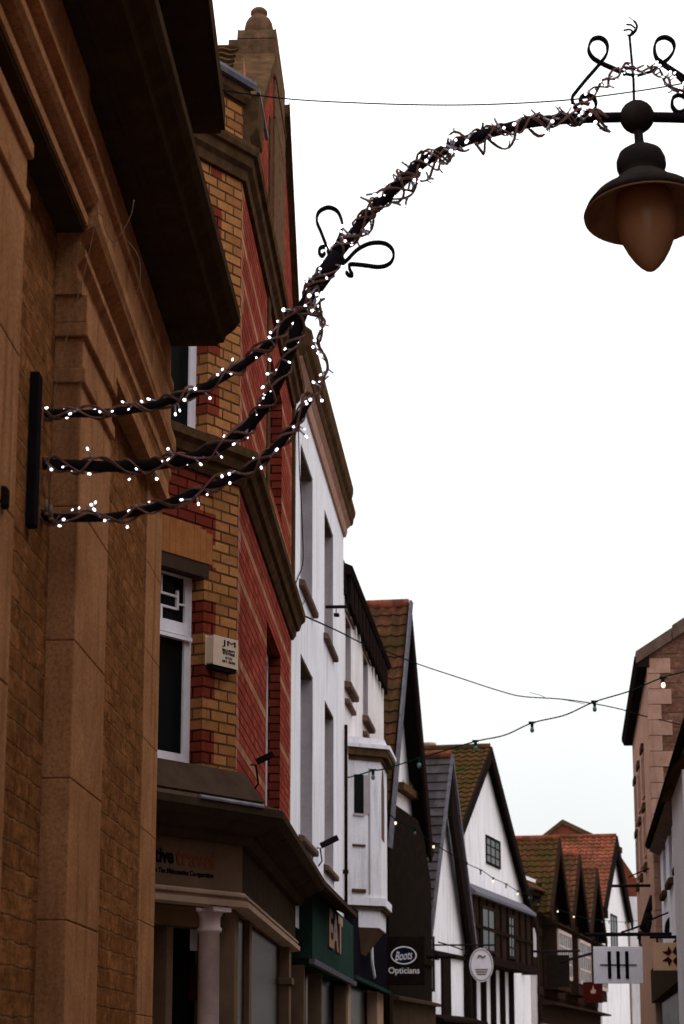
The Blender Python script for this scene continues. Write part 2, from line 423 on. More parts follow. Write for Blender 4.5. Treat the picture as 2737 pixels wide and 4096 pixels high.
# window: white frame with bars and a pane, set back in its opening
def window(parent, fr, x0, x1, z0, z1, back, fm='white_paint', gm='glass_dark', bars=(1, 1), fw=.05, name='window', transom=None):
    f = MB(); y0, y1 = back, back + .05
    f.box(x0, x0 + fw, y0, y1, z0, z1); f.box(x1 - fw, x1, y0, y1, z0, z1)
    f.box(x0 + fw, x1 - fw, y0, y1, z0, z0 + fw); f.box(x0 + fw, x1 - fw, y0, y1, z1 - fw, z1)
    bx, bz = bars
    for i in range(1, bx):
        c = x0 + (x1 - x0) * i / bx; f.box(c - fw * .3, c + fw * .3, y0 + .008, y1, z0 + fw, z1 - fw)
    for i in range(1, bz):
        c = z0 + (z1 - z0) * i / bz; f.box(x0 + fw, x1 - fw, y0 + .012, y1, c - fw * .3, c + fw * .3)
    o = f.build(name, fm, parent, fr)
    g = MB(); g.box(x0 + .01, x1 - .01, back + .018, back + .028, z0 + .01, z1 - .01); g.build('pane', gm, o, fr)
    return o
def sill(parent, fr, x0, x1, z, out=.07, h=.09, m='sill_stone', brk=False):
    s = MB(); s.sweep([(-.02, z), (-.02, z - h), (out * .85, z - h), (out, z - h * .8), (out, z - .02)], x0, x1)
    o = s.build('sill', m, parent, fr)
    return o

# ------------------------------------------------------------------ setting
g = MB(); g.add([(-300, -100, 0), (300, -100, 0), (300, 700, 0), (-300, 700, 0)], [(0, 1, 2, 3)])
tag(g.build('ground', 'paving'), None, None, kind='structure')
# centre line of the street follows the bend
CL = [(1.6, -20), (1.6, 0), (1.9, 12), (2.0, 22), (2.3, 30), (3.0, 38), (4.5, 46), (6.5, 55), (9.5, 68), (12.5, 82)]
def ribbon(off0, off1, z, thick):
    m = MB(); vs = []
    for i, (x, y) in enumerate(CL):
        a = Vector(CL[max(i - 1, 0)]); b = Vector(CL[min(i + 1, len(CL) - 1)]); d = (b - a).normalized(); n = Vector((d.y, -d.x))
        for o in (off0, off1):
            for zz in (z - thick, z): vs.append((x + n.x * o, y + n.y * o, zz))
    for i in range(len(CL) - 1):
        a, b = i * 4, i * 4 + 4
        m.add([vs[a], vs[a + 1], vs[a + 2], vs[a + 3], vs[b], vs[b + 1], vs[b + 2], vs[b + 3]],
              [(1, 3, 7, 5), (0, 1, 5, 4), (2, 6, 7, 3)])
    return m
tag(ribbon(-1.3, 1.3, .006, .003).build('road', 'asphalt'), None, None, kind='structure')
tag(ribbon(-2.3, -1.3, .12, .12).build('pavement', 'paving'), None, None, kind='structure')
tag(ribbon(1.3, 2.1, .12, .12).build('pavement', 'paving'), None, None, kind='structure')

# ================================================================== NEAR STONE BUILDING
NF = Frame(-1.49, 0, .041)
nb = thing('stone_building', 'tawny stone building with pilasters and deep dark eaves at the left edge', 'building', NF)
S1 = 12.0
wl = MB()
wl.box(-3, S1 - .45, 0, 6, 0, 5.5); wl.box(S1 - .45, S1, .02, 6, 0, 5.5)
wl.box(-3, S1, .02, 6, 5.5, 6.75)
wl.build('wall', 'rubble', nb, NF)
q = MB()
for i in range(10):
    q.box(S1 - .62, S1 + .004, -.012, .3, i * .46 + .001, i * .46 + .459)
q.build('quoin', 'ashlar', nb, NF, bevel=.004)
def pilaster(s0, s1, zt):
    p = MB()
    for i in range(8):
        z0, z1 = i * zt / 8, (i + 1) * zt / 8
        p.box(s0, s1, -.11, .05, z0 + .0008, z1 - .0008)
    p.box(s0 - .015, s1 + .015, -.125, .05, zt - .03, zt + .03)
    p.box(s0 - .02, s1 + .02, -.13, .05, zt + .16, zt + .22)
    p.box(s0 - .0, s1 + .0, -.112, .05, zt + .03, zt + .16)
    return p.build('pilaster', 'ashlar', nb, NF, bevel=.006)
pilaster(8.54, 9.36, 4.25); pilaster(6.3, 7.24, 4.47)
def entab(s0, s1, prof, k=1.0):
    n = len(prof); p = MB(); v = [(s0, -o, z) for o, z in prof] + [(s1, -(o * k if o > 0 else o), z) for o, z in prof]
    p.add(v, [(i, (i + 1) % n, n + (i + 1) % n, n + i) for i in range(n)] + [tuple(range(n))[::-1], tuple(range(n, 2 * n))])
    return p.build('entablature', 'ashlar', nb, NF)
far_prof = [(-.02, 4.58), (.107, 4.58), (.107, 4.63), (.085, 4.65), (.085, 4.70), (.115, 4.74), (.115, 4.77), (.095, 4.79), (.095, 4.83), (.15, 4.87), (.163, 4.90), (.163, 4.95), (.12, 4.99), (.10, 5.05),
            (.10, 5.22), (.125, 5.24), (.125, 5.28), (.09, 5.31), (.09, 5.498), (-.02, 5.498)]
near_prof = [(-.02, 4.86), (.125, 4.86), (.125, 4.90), (.10, 4.91), (.10, 4.935), (.15, 4.95), (.165, 4.975), (.165, 5.01), (.13, 5.04), (.115, 5.09),
             (.115, 5.16), (.15, 5.175), (.15, 5.20), (.12, 5.22), (.115, 5.498), (-.02, 5.498)]
entab(-3, 8.50, near_prof); entab(8.50, S1 - .002, far_prof, .5)
us = MB(); us.box(-3, 8.49, -.112, .02, 4.835, 4.859); us.build('soffit_shade', 'soffit_paint_shade', nb, NF)  # dark-coloured board added for the deep shade under the near entablature
nk = MB(); nk.box(8.52, 9.38, -.125, .05, 4.47, 4.58); nk.build('capital', 'ashlar', nb, NF)
ev = MB()
ev.sweep([(-.02, 5.503), (.30, 5.503), (.31, 5.52), (.335, 5.52), (.35, 5.56), (.40, 5.60), (.426, 5.64), (.426, 5.70), (-.02, 5.78)], -3, S1 + .02)
ev.sweep([(.18, 5.492), (.21, 5.492), (.21, 5.5035), (.18, 5.5035)], -3, S1 - .3)
for k_i in range(3):
    ev.sweep([(.005 + k_i * .058, 5.497), (.058 + k_i * .058, 5.497), (.058 + k_i * .058, 5.5035), (.005 + k_i * .058, 5.5035)], -3, S1 - .02)
ev.build('eaves', 'soffit_paint_shade', nb, NF)
# upper roof slab with its edge parallel to the view
ur = MB(); ur.box(-6, -.695, -3, 12.0, 6.78, 6.86); ur.box(-.72, -.67, -3, 12.0, 6.80, 6.95)
ur.box(-6, -.90, -3, 11.97, 6.86, 7.05)
ur.build('roof', 'soffit_paint_shade', nb, Matrix.Identity(4))
# small dark vent block low at the frame's edge
vs_, vh_ = NF.at(4, 500, .11); vb = MB(); vb.box(vs_ - .06, vs_ - .0, -.13, -.10, vh_ - .035, vh_ + .035); vb.build('vent', 'iron_rust', nb, NF, bevel=.01)

def cord(name, pts, r, mat, label, cat, group=None, n=5):
    p = MB(); pp = smooth_path(pts, n); p.tube(pp, r, 6); return tag(p.build(name, mat), label, cat, group)
cord('cord', [W(97, 215, 8.35), W(85, 270, 8.3), W(66, 340, 8.25), W(51, 408, 8.2)], .0016, 'cord_pale',
     'thin pale cord hanging slack down beside the near pilaster to the bracket plate', 'cord', 'loose cords on the stone front')
cord('cord', [W(97, 215, 8.35), W(99, 213, 8.35), W(103, 217, 8.4), W(104, 226, 8.4), W(108, 236, 8.4), W(114, 241.5, 8.4), W(122, 232, 8.4), W(131, 215, 8.4), W(134, 200, 8.4)], .0022, 'cord_pale',
     'pale cord curling up in a hook shape in front of the dark eaves', 'cord', 'loose cords on the stone front')
cord('cord', [W(127, 240, 8.6), W(134, 249, 8.6), W(140, 262, 8.6), W(139.5, 284, 8.6), W(136, 294, 8.6)], .0020, 'cord_pale',
     'short pale bent cord end dangling below the dark eaves', 'cord', 'loose cords on the stone front')

# ================================================================== BRICK BUILDING with shop
YC = 15.6
pc = W(238.5, 500, YC)
RF = Frame(pc.x, YC, .041)
CF = Frame(pc.x, YC, .664)
bb = thing('brick_building', 'yellow and red brick corner building with stone finial above a travel shop', 'building', RF)
RL = (21.6 - YC) / math.cos(math.atan(.041))     # length of street wall
# --- chamfer wall (s from -1.7 to 0)
def c_(px, py, off=0): return CF.at(px, py, off)
wx1 = c_(203, 650)[0]; wx0 = wx1 - 1.15
wz0 = c_(188, 772)[1]; wz1 = c_(192, 561)[1]
uz0 = c_(196, 437)[1] + .0; uz1 = uz0 + 1.75
ux1 = c_(207.5, 400)[0]; ux0 = ux1 - 1.15
JW = .135
zA, zB, zC, zD = (c_(207, q_)[1] for q_ in (543, 512, 498, 462)); xA, xB, xC = (c_(q_, 510)[0] for q_ in (216, 200, 213))
xs = [-2.6, wx0, wx1, wx1 + JW, ux1 + JW, 0, ux0, ux1, xA, xB, xC]
CZ = [i * .225 for i in range(0, 40)]
zs = [z for z in CZ if 2.62 < z < 8.8] + [2.62, wz0, wz1, uz0, uz1, 8.8, zA, zB, zC, zD]
def cm(x, z):
    if wx0 < x < wx1 and wz0 < z < wz1: return None
    if ux0 < x < ux1 and uz0 < z < uz1: return None
    k = int(z / .225)
    if wx1 < x < wx1 + JW and wz0 < z < wz1: return 1 if k % 2 == 0 else 0
    if ux1 < x < ux1 + JW and uz0 < z: return 1 if k % 2 == 1 else 0
    if zA < z < zD: return 1 if x < (xA if z < zB else xB if z < zC else xC) else 0
    return 0
wl = MB(); wl.wall(xs, zs, cm, .16)
wl.build('wall', ['yellow_brick', 'red_dark_brick'], bb, CF)
# bull-nosed jambs beside the windows: alternate red and yellow blocks
for (xx, za, zb, ph) in ((wx1, wz0, wz1 - .12, 0), (ux1, uz0, uz1, 1)):
    j = MB(); k = int(za / .225); z = za
    while z < zb - .01:
        zn = min((int(z / .225 + 1e-4) + 1) * .225, zb); kk = int(z / .225 + 1e-4)
        prof = [(xx + JW, -.004), (xx + .09, -.010), (xx + .05, -.004), (xx + .015, .025), (xx + .0, .06), (xx - .004, .158), (xx + .02, .158), (xx + JW, .02)]
        n = len(prof); v = [(a, b_, z) for a, b_ in prof] + [(a, b_, zn) for a, b_ in prof]
        j.add(v, [(i, (i + 1) % n, n + (i + 1) % n, n + i) for i in range(n)] + [tuple(range(n))[::-1], tuple(range(n, 2 * n))], 1 if (kk % 2 == 0) ^ bool(ph) else 0)
        z = zn
    j.build('window_jamb', ['yellow_brick', 'red_dark_brick'], bb, CF)
# soldier-course lintel over the lower window
ln = MB()
x = wx0 - .1
while x < wx1 + .06:
    ln.box(x + .0015, x + .0685, -.010, .02, wz1 + .01, zA + .10 - .25 * max(0, x - wx1 + .12)); x += .07
ln.build('brick_arch', 'yellow_plain', bb, CF)
ll = MB(); ll.box(wx0 - .1, wx1 + .05, -.0045, .155, wz1 - .09, wz1 + .008); ll.build('lintel', 'shop_dark', bb, CF)
# lower sash window with leaded upper light
tz = c_(186, 625)[1]
w1 = window(bb, CF, wx0 + .01, wx1 - .005, wz0 + .06, wz1 - .03, .10, bars=(1, 1), fw=.075)
f = MB(); f.box(wx0 + .08, wx1 - .07, .085, .14, tz - .05, tz + .035); f.box(wx0 + .05, wx1 - .03, .07, .12, tz - .085, tz - .06)
fa, fb = tz + .06, wz1 - .2
xr = wx1 - .15
for (a, b_) in ((xr - .02, xr),): f.box(a, b_, .10, .13, fa + .06, fb)
f.box(wx0 + .1, xr - .001, .10, .13, fa + .06, fa + .075); f.box(wx0 + .1, xr - .02, .10, .13, fb - .05, fb - .035)
f.box(xr - .2, xr - .185, .10, .13, fb - .035, fb + .08); f.box(xr + .001, wx1 - .08, .10, .13, (fa + fb) / 2, (fa + fb) / 2 + .012)
f.box(xr - .2, xr - .18, .10, .13, fa - .03, fa + .06)
f.build('glazing_bars', 'white_paint', w1, CF)
s_ = MB(); s_.sweep([(-.14, wz0 + .06), (-.14, wz0 - .02), (.05, wz0 - .05), (.06, wz0 + .0), (.0, wz0 + .03)], wx0 - .03, wx1 + .0)
s_.build('sill', 'string_stone', bb, CF)
# upper window
w2 = window(bb, CF, ux0 + .01, ux1 - .005, uz0 + .03, uz1, .10, fw=.07)
s_ = MB(); s_.box(ux0, ux1 - .08, .0, .11, uz0 - .01, uz0 + .03); s_.build('sill', 'white_paint', bb, CF)
# --- street wall
def r_(px, py, off=0): return RF.at(px, py, off)
ox0 = 18.4 - YC; ox1 = 20.07 - YC
lo0, lo1 = 3.2, r_(274.5, 640)[1]
up0, up1 = r_(274, 510)[1] + .1, r_(275, 372)[1]
bands = [3.75, 4.35, 4.95, 5.325, 6.3, 6.6, 7.2, 7.5, 8.1, 8.7, 9.0]
xs = [0, .11, .22, ox0, ox1, RL - .24, RL - .12, RL]
zs = [i * .225 for i in range(12, 40)] + [2.62] + [lo0, lo1, up0, up1, 8.95] + bands + [b_ + .075 for b_ in bands]
zs = [z for z in zs if z <= 8.95]
def rm(x, z):
    if ox0 < x < ox1 and (lo0 < z < lo1 or up0 < z < up1): return None
    for b_ in bands:
        if b_ < z < b_ + .075: return 1
    k = int(z / .225)
    if x < .11 + .11 * (k % 2): return 1
    if x > RL - .12 - .12 * (k % 2): return 1
    return 0
wl = MB(); wl.wall(xs, zs, rm, .11)
# gable above with coping line
ga = [(1.3, 8.95), (RL, 8.95), (RL, 9.05), (4.45, 10.35), (3.05, 10.35), (1.3, 8.96)]
wl.prism(ga, 0, .32, 0)
wl.box(0.0, RL, .18, 5, 2.66, 8.9, 0)
wl.build('wall', ['red_brick', 'band_brick'], bb, RF)
window(bb, RF, ox0 + .01, ox1 - .01, lo0, lo1 - .02, .11, bars=(1, 2), fw=.06)
window(bb, RF, ox0 + .01, ox1 - .01, up0, up1 - .02, .11, bars=(1, 2), fw=.06)
for (xa, za, zb) in ((ox1, lo0, lo1), (ox1, up0, up1)):      # dark red jamb lining facing the viewer
    j = MB(); j.box(xa - .004, xa + .0, -.001, .108, za, zb); j.build('window_jamb', 'red_dark_brick', bb, RF)
    for zz in (za + .9, za + 1.6):
        pass
# string course and cornice, mitred at the corner
KM = math.tan((math.atan(.664) - math.atan(.041)) / 2)
def around(name, prof, mat, parent, cs0=-2.6, rs1=RL, bevel=0):
    a = MB(); a.sweep(prof, cs0, 0, k1=KM); b1 = a.build(name, mat, parent, CF, bevel)
    a = MB(); a.sweep(prof, 0, rs1, k0=-KM); b2 = a.build(name, mat, parent, RF, bevel)
    return b1, b2
around('string_course', [(-.02, 5.62), (.02, 5.62), (.045, 5.66), (.05, 5.70), (.08, 5.71), (.10, 5.77), (.135, 5.80), (.14, 5.86), (-.02, 5.93)], 'string_stone', bb, rs1=RL + .01)
around('cornice', [(-.02, 7.95), (.03, 7.95), (.04, 8.02), (.075, 8.05), (.085, 8.12), (.115, 8.13), (.125, 8.17), (.125, 8.20), (-.02, 8.25)], 'string_stone', bb, rs1=RL + .01)
# eaves gutter on the chamfer
gt = MB(); gt.sweep([(-.02, 8.56), (.03, 8.56), (.06, 8.60), (.06, 8.66), (-.02, 8.68)], -2.6, .0, k1=KM)
gt.build('eaves_board', 'string_stone', bb, CF)
gt = MB(); gt.sweep([(.04, 8.665), (.10, 8.665), (.11, 8.70), (.10, 8.73), (.04, 8.73)], -2.6, 0.0, k1=KM); gt.build('gutter', 'lead', bb, CF)
kn = MB(); kn.sweep([(.002, 8.14), (.03, 8.18), (.05, 8.32), (.11, 8.40), (.12, 8.66), (.002, 8.66)], .03, .5, k0=0); kn.build('kneeler', 'string_stone', bb, RF)
gt = MB(); gt.sweep([(.10, 8.662), (.125, 8.662), (.125, 8.69), (.10, 8.69)], .0, .9); gt.build('gutter', 'lead_edge', bb, RF)
# tiled hip rising behind the gutter
rf = MB(); pr_ = W(196, 50, 17.7); rf.tiles(tuple(pr_), (1, 0, .03), (0, -1, -.72), .36, 2.2, tw=.18, tl=.22, amp=.022); rf.tube([pr_ + Vector((-.02, 0, .01)), pr_ + Vector((.36, 0, .02))], .03, 8)
rf.build('roof', 'pantile', bb, Matrix.Identity(4))
rf = MB(); rf.tiles((.2, 2.6, 10.3), (1, 0, 0), (0, -2.4, -1.42), RL - .2, 2.75); rf.prism([(.2, 8.9), (RL, 8.9), (RL, 9.0), (.2, 9.0)], 2.6, 5)
rf.build('roof', 'pantile', bb, RF)
# stone pier with stepped top and ball finial
p0 = 18.65 - YC; p1 = p0 + 1.35
pr = MB()
pr.box(p0, p1, -.02, .505, 8.6, 10.18); pr.box(p0 - .03, p1 + .02, -.03, .53, 10.18, 10.215); pr.box(p0 - .02, p1, -.025, .515, 9.80, 9.825)
pr.box(p0 + .02, p1 - .02, -.015, .41, 10.215, 10.58)
pr.build('gable_pier', 'mossy_stone', bb, RF, bevel=.012)
pr = MB()
pr.prism([(p0 + .02, 10.58), (p1 - .02, 10.58), (p1 - .02, 10.64), (p0 + .3, 10.70), (p0 + .06, 10.69)], -.015, .33)
pr.lathe([(.135, 0), (.135, .06), (.12, .13), (.10, .17), (.075, .19), (.065, .205), (.078, .22), (.078, .25), (.05, .28), (0, .29)], (p0 + .2, .15, 10.68), 18)
pr.build('finial', 'mossy_stone', bb, RF, bevel=.01)
cp = MB()
cp.prism([(4.40, 10.42), (4.40, 10.54), (RL + .03, 9.12), (RL + .03, 9.0)], -.06, .36)
cp.build('coping', 'string_stone', bb, RF, bevel=.01)
cp = MB(); cp.prism([(1.2, 8.93), (1.2, 9.05), (3.0, 10.4), (3.0, 10.28)], -.03, .36); cp.build('coping', 'string_stone', bb, RF)
cp = MB(); cp.box(RL - .1, RL + .01, -.035, .3, 5.95, 9.0); cp.build('corner_strip', 'string_stone', bb, RF, bevel=.01)
cp = MB(); cp.box(2.55, 2.75, -.02, .1, 6.0, 9.6); cp.build('corner_strip', 'string_stone', bb, RF, bevel=.01)
# --- shopfront (own thing: the travel shop's fascia, columns, glazing)
sh = bb
# lead-covered canopy
OV = .34
can = [(-.02, 3.50), (-.02, 3.06), (.10, 3.06), (.14, 3.10), (.14, 3.13), (.20, 3.14), (.25, 3.18), (.30, 3.19), (OV, 3.24), (OV, 3.29), (.20, 3.34), (.05, 3.56)]
around('shop_canopy', can, 'shop_dark', sh, rs1=RL - .02)
a = MB(); a.sweep([(OV - .005, 3.291), (OV + .010, 3.288), (OV + .012, 3.300), (OV, 3.315), (OV - .03, 3.312)], -.85, -.14); a.build('gutter', 'lead_edge', sh, CF)
a = MB(); a.sweep([(.06, 3.552), (.20, 3.348), (.205, 3.356), (.065, 3.562)], -1.6, 0, k1=KM); a.build('lead_flashing', 'shop_dark', sh, CF)
# fascia board with the name
fas = [(-.02, 3.06), (.055, 3.06), (.055, 2.74), (-.02, 2.74)]
a = MB(); a.sweep(fas, -2.6, 0, k1=KM); fb_ = a.build('fascia', 'shop_paint', sh, CF)
a = MB(); a.sweep(fas, 0, RL - .02, k0=-KM); a.build('fascia', 'shop_dark', sh, RF)
around('moulding', [(-.02, 2.74), (.07, 2.74), (.085, 2.725), (.085, 2.71), (.065, 2.70), (.065, 2.685), (.10, 2.68), (.10, 2.64), (.05, 2.63), (-.02, 2.63)], 'shop_paint_pale', sh, rs1=RL - .02)
def on(F, s, h, off): return F.M @ T((s, -off, h))
sv, hv = c_(173.3, 857, .055); s0v, _ = c_(151, 857, .055)
text_mesh('co-operative', .135, 'ink', 'lettering', fb_, on(CF, sv, hv, .056), offset=.004, align='RIGHT')
se = c_(214, 857, .055)[0]
text_mesh('travel', .135, 'ink_orange', 'lettering', fb_, on(CF, (sv + .02 + se) / 2, hv + .005, .056), offset=.002, fit=(se - sv - .02, .115))
sv2, hv2 = c_(213, 876, .055)
text_mesh('from The Midcounties Co-operative', .048, 'ink', 'lettering', fb_, on(CF, sv2, hv2, .056), offset=.0005, align='RIGHT')
# glazing behind and the frame posts
gl = MB(); gl.box(-2.6, .02, .30, .32, .3, 2.64); gl.build('shop_window', 'glass_dark', sh, CF)
gl = MB(); gl.box(.1, RL - .1, .03, .05, .3, 2.64); gl.build('shop_window', 'glass_dark', sh, RF)
# round column on the corner
cs, _ = c_(211, 980, .0)
cl = MB(); cl.lathe([(.092, 0), (.092, .1), (.078, .12), (.076, 1.3), (.070, 2.36), (.082, 2.365), (.086, 2.39), (.074, 2.40), (.074, 2.46), (.095, 2.50), (.11, 2.56)], (cs, .02, .1), 28)
cl.box(cs - .10, cs + .10, -.09, .13, 2.60, 2.63); cl.build('column', 'column_paint', sh, CF)
ps = MB()
for a_, b_ in ((c_(184, 980)[0] - .06, c_(184, 980)[0] + .01), (-.09, .0), (c_(157, 980)[0] - .1, c_(157, 980)[0])):
    pp_ = MB(); pp_.box(a_, b_, .10, .26, .1, 2.5); pp_.build('shop_post', 'shop_paint', sh, CF, bevel=.006)
ps.box(-2.6, 0, .06, .28, 2.50, 2.63)
ps.build('shop_frame', 'shop_paint', sh, CF, bevel=.006)
for a_, b_ in ((.0, .28), (1.25, 1.45)):
    pp_ = MB(); pp_.box(a_, b_, -.01, .10, .1, 2.63); pp_.build('shop_post', 'shop_paint', sh, RF, bevel=.006)
ps = MB(); e1 = r_(291, 1000, .06)[0]; ps.box(e1 - .25, e1, -.06, .1, .1, 2.3); ps.box(e1 - .28, e1 + .03, -.085, .1, 2.3, 2.36); ps.box(e1 - .25, e1, -.06, .1, 2.36, 2.63)
ps.build('shop_frame', 'shop_paint', sh, RF, bevel=.006)
# pale poster seen through the glass
po = MB(); pa = c_(223, 930)[0]; po.box(pa, pa + .16, .24, .28, c_(228, 950)[1], c_(228, 920)[1] + .0); 
po.box(pa, pa + .14, .24, .28, c_(228, 1000)[1], c_(228, 965)[1], 1); po.build('poster', ['sign_white', 'sign_red'], sh, CF)
# spotlight bracket
def arm_lamp(name, F, s, h, label, L=.28, up=.16, r=.022, group=None):
    t = thing(name, label, 'floodlight', F.M @ T((s, 0, h)), group)
    m = MB(); m.tube([(0, 0, 0), (0, -.04, 0), (0, -.06, -.14), (0, -.02, -.20)], .008, 6); m.build('arm', 'iron', t, F.M @ T((s, 0, h)))
    m = MB(); m.box(-.03, .03, -.06 - L, -.05, -r, r); o = m.build('housing', 'iron', t, F.M @ T((s, 0, h)) @ Matrix.Rotation(-.45, 4, 'X'))
    return t
sx, sz = r_(250.5, 765, 0)
arm_lamp('floodlight', RF, sx, sz, 'black floodlight sticking out of the red brick wall above the shop roof', L=.13, r=.02, group='small black floodlights on the fronts')

# alarm box
ax0, az1 = c_(214, 634, .07); ax1, az0 = c_(237.8, 672, .07)
ax1, az0 = c_(237.5, 668, .07)
az1 = c_(225, 638, .07)[1]; az0 = c_(225, 666, .07)[1]
ab = thing('alarm_box', 'cream security alarm box with black lettering on the yellow brick corner', 'alarm box', CF.M @ T((ax0, 0, az0)))
m = MB(); wdt = ax1 - ax0; hgt = az1 - az0
m.prism([(0, 0), (wdt, 0), (wdt, hgt), (0, hgt)], -.07, -.001)
m.build('case', 'box_cream', ab, CF.M @ T((ax0, 0, az0)), bevel=.006)
m = MB(); m.prism([(.01, -.035), (wdt - .01, -.035), (wdt - .006, -.001), (.006, -.001)], -.062, -.001)
m.build('base', 'iron', ab, CF.M @ T((ax0, 0, az0)))
for txt, sz_, zz, of, fw_, fh_ in (('JM', .125, .80, .0, .56, .25), ('SECURITY', .037, .565, .0008, .54, .085), ('SYSTEMS', .037, .455, .0008, .50, .085), ('0121', .042, .30, .0008, .27, .085), ('551 2636', .042, .17, .0008, .54, .085)):
    text_mesh(txt, sz_, 'navy', 'lettering', ab, CF.M @ T((ax0 + wdt * .62, -.071, az0 + hgt * zz)), offset=of, extrude=.0015, fit=(wdt * fw_, hgt * fh_))

# ================================================================== WHITE HOUSE
e = RF.end(RL); W1 = Frame(e[0], e[1], .0703); W1L = 7.33
wh = thing('white_house', 'tall white rendered house with two columns of deep windows next to the brick building', 'building', W1)
def w_(px, py, off=0): return W1.at(px, py, off)
wins = []
for (pn, pf, ptn, ptf, sn, sf) in (((300.6, 445), (312.8, 477), None, None, (298, 567.7), (317.6, 603)),
                                   ((324.5, 511), (333.2, 533.7), None, None, (322, 622), (338, 648.7)),
                                   ((300.5, 654.5), (312.9, 676.8), None, None, (298, 827), (316.5, 846)),
                                   ((324.7, 700), (333.7, 717.6), None, None, (321, 855.7), (336, 870.4))):
    a = w_(*pn); b_ = w_(*pf); s1 = w_(*sn, .06); s2 = w_(*sf, .06)
    wins.append((a[0], b_[0], (s1[1] + s2[1]) / 2, (a[1] + b_[1]) / 2))
xs = [0, W1L] + [k for q_ in wins for k in q_[:2]]; zs = [2.9, 8.9] + [k for q_ in wins for k in q_[2:]]
def wm(x, z):
    for a, b_, c, d in wins:
        if a < x < b_ and c < z < d: return None
    return 0
m = MB(); m.wall(xs, zs, wm, .19); m.box(0, W1L, .19, 7, 2.9, 8.9); m.build('wall', 'white_render', wh, W1)
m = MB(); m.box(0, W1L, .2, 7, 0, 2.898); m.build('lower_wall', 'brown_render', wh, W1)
for a, b_, c, d in wins:
    o = window(wh, W1, a, b_, c, d, .13, bars=(2, 2), fw=.05)
    sill(wh, W1, a - .12, b_ + .12, c, .06, .075)
    m = MB(); m.box(a + .002, b_ - .002, .012, .13, d - .02, d - .001); m.build('lintel', 'sill_stone', wh, W1)
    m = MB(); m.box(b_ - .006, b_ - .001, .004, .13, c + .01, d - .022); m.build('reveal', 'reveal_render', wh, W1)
m = MB(); m.sweep([(-.02, 8.36), (.03, 8.36), (.05, 8.42), (.05, 8.47), (.10, 8.52), (-.02, 8.52)], 0, W1L + .02); m.build('cornice', 'pale_stone', wh, W1)
m = MB(); m.sweep([(-.02, 8.52), (.11, 8.52), (.13, 8.56), (.13, 8.60), (.17, 8.64), (.19, 8.72), (.19, 8.79), (-.02, 8.95)], 0, W1L - .9)
m.sweep([(-.02, 8.52), (.11, 8.52), (.13, 8.56), (.13, 8.60), (.15, 8.64), (.16, 8.70), (-.02, 8.82)], W1L - .9, W1L + .05); m.build('gutter', 'string_stone', wh, W1)
m = MB(); m.tiles((0, 3.2, 9.5), (1, 0, 0), (0, -3.2, -.7), W1L, 3.27); m.build('roof', 'pantile', wh, W1)
# hanging cables on the white front
def onw(F, px, py, off=.02):
    s, h = F.at(px, py, off); return F.M @ Vector((s, -off, h))
cord('cable', [onw(W1, *p) for p in ((298.5, 430), (299.5, 470), (301, 500), (303, 545), (302.5, 565), (297, 580), (293.5, 592))], .006, 'cable_dark',
     'thin dark cable trailing down the white wall past the upper window nearest the brick building', 'cable', 'cables fixed to the white fronts')
cord('cable', [onw(W1, *p) for p in ((306, 597), (303, 604), (297.5, 608), (293, 611))], .004, 'cable_dark',
     'thin looped cable drooping under the upper window sill of the white house', 'cable', 'cables fixed to the white fronts')
sx, sz = w_(316.5, 848, 0)
arm_lamp('floodlight', W1, sx, sz, 'black floodlight on the white wall between the two lowest window sills', L=.20, r=.03, group='small black floodlights on the fronts')
sp = W1.M @ T((w_(325.5, 607)[0], 0, w_(325.5, 607)[1]))
fp = thing('flag_bracket', 'short black horizontal bracket fixed on the white wall beside the upper windows', 'bracket', sp)
m = MB(); m.box(-.03, .03, -.27, .0, -.014, .014); m.build('rail', 'iron', fp, sp)
m = MB(); m.box(-.06, .06, -.16, -.10, -.11, -.085); m.box(-.012, .012, -.13, -.12, -.085, -.014); m.build('hook', 'iron', fp, sp)
# green and navy shopfronts below
gs = thing('green_shopfront', 'dark green shop fascia with gold letters under the white house', 'shopfront', W1)
def g_(px, py, off=.12): return W1.at(px, py, off)
g0 = g_(311, 960)[0]; g1 = g_(354, 960)[0]; gz0 = g_(330, 969)[1]; gz1 = 3.31
m = MB(); m.box(g0, g1, -.12, .2, gz0, gz1); m.box(g0, g0 + .9, -.135, -.12, gz0, gz1); m.build('fascia', 'green_paint', gs, W1, bevel=.01)
m = MB(); m.sweep([(.1, gz0 - .05), (.15, gz0 - .05), (.16, gz0 - .0), (.1, gz0)], g0, g1); m.build('moulding', 'lead', gs, W1)
m = MB(); m.sweep([(-.02, 3.50), (-.02, 3.34), (.12, 3.32), (.30, 3.23), (OV, 3.24), (OV, 3.29), (.20, 3.34), (.05, 3.56)], .02, g_(357, 916, .34)[0]); m.build('shop_canopy', 'shop_dark', gs, W1)
m = MB(); m.box(.0, g1, .12, .14, .1, gz0); m.build('shop_window', 'glass_dark', gs, W1)
for x0_, x1_ in ((g0, g0 + .12), (g0 + 2.2, g0 + 2.32), (g1 - .5, g1)):
    m = MB(); m.box(x0_, x1_, -.05, .1, .1, gz0 - .06); m.build('shop_post', 'shop_paint', gs, W1)
l0, lh = g_(328.5, 925, .13); l1, _ = g_(342, 935, .13)
text_mesh('EAT', .5, 'gold', 'lettering', gs, W1.M @ T(((l0 + l1) / 2, -.13, g_(335.5, 932, .13)[1])), offset=.02, extrude=.01, fit=(l1 - l0, .42))

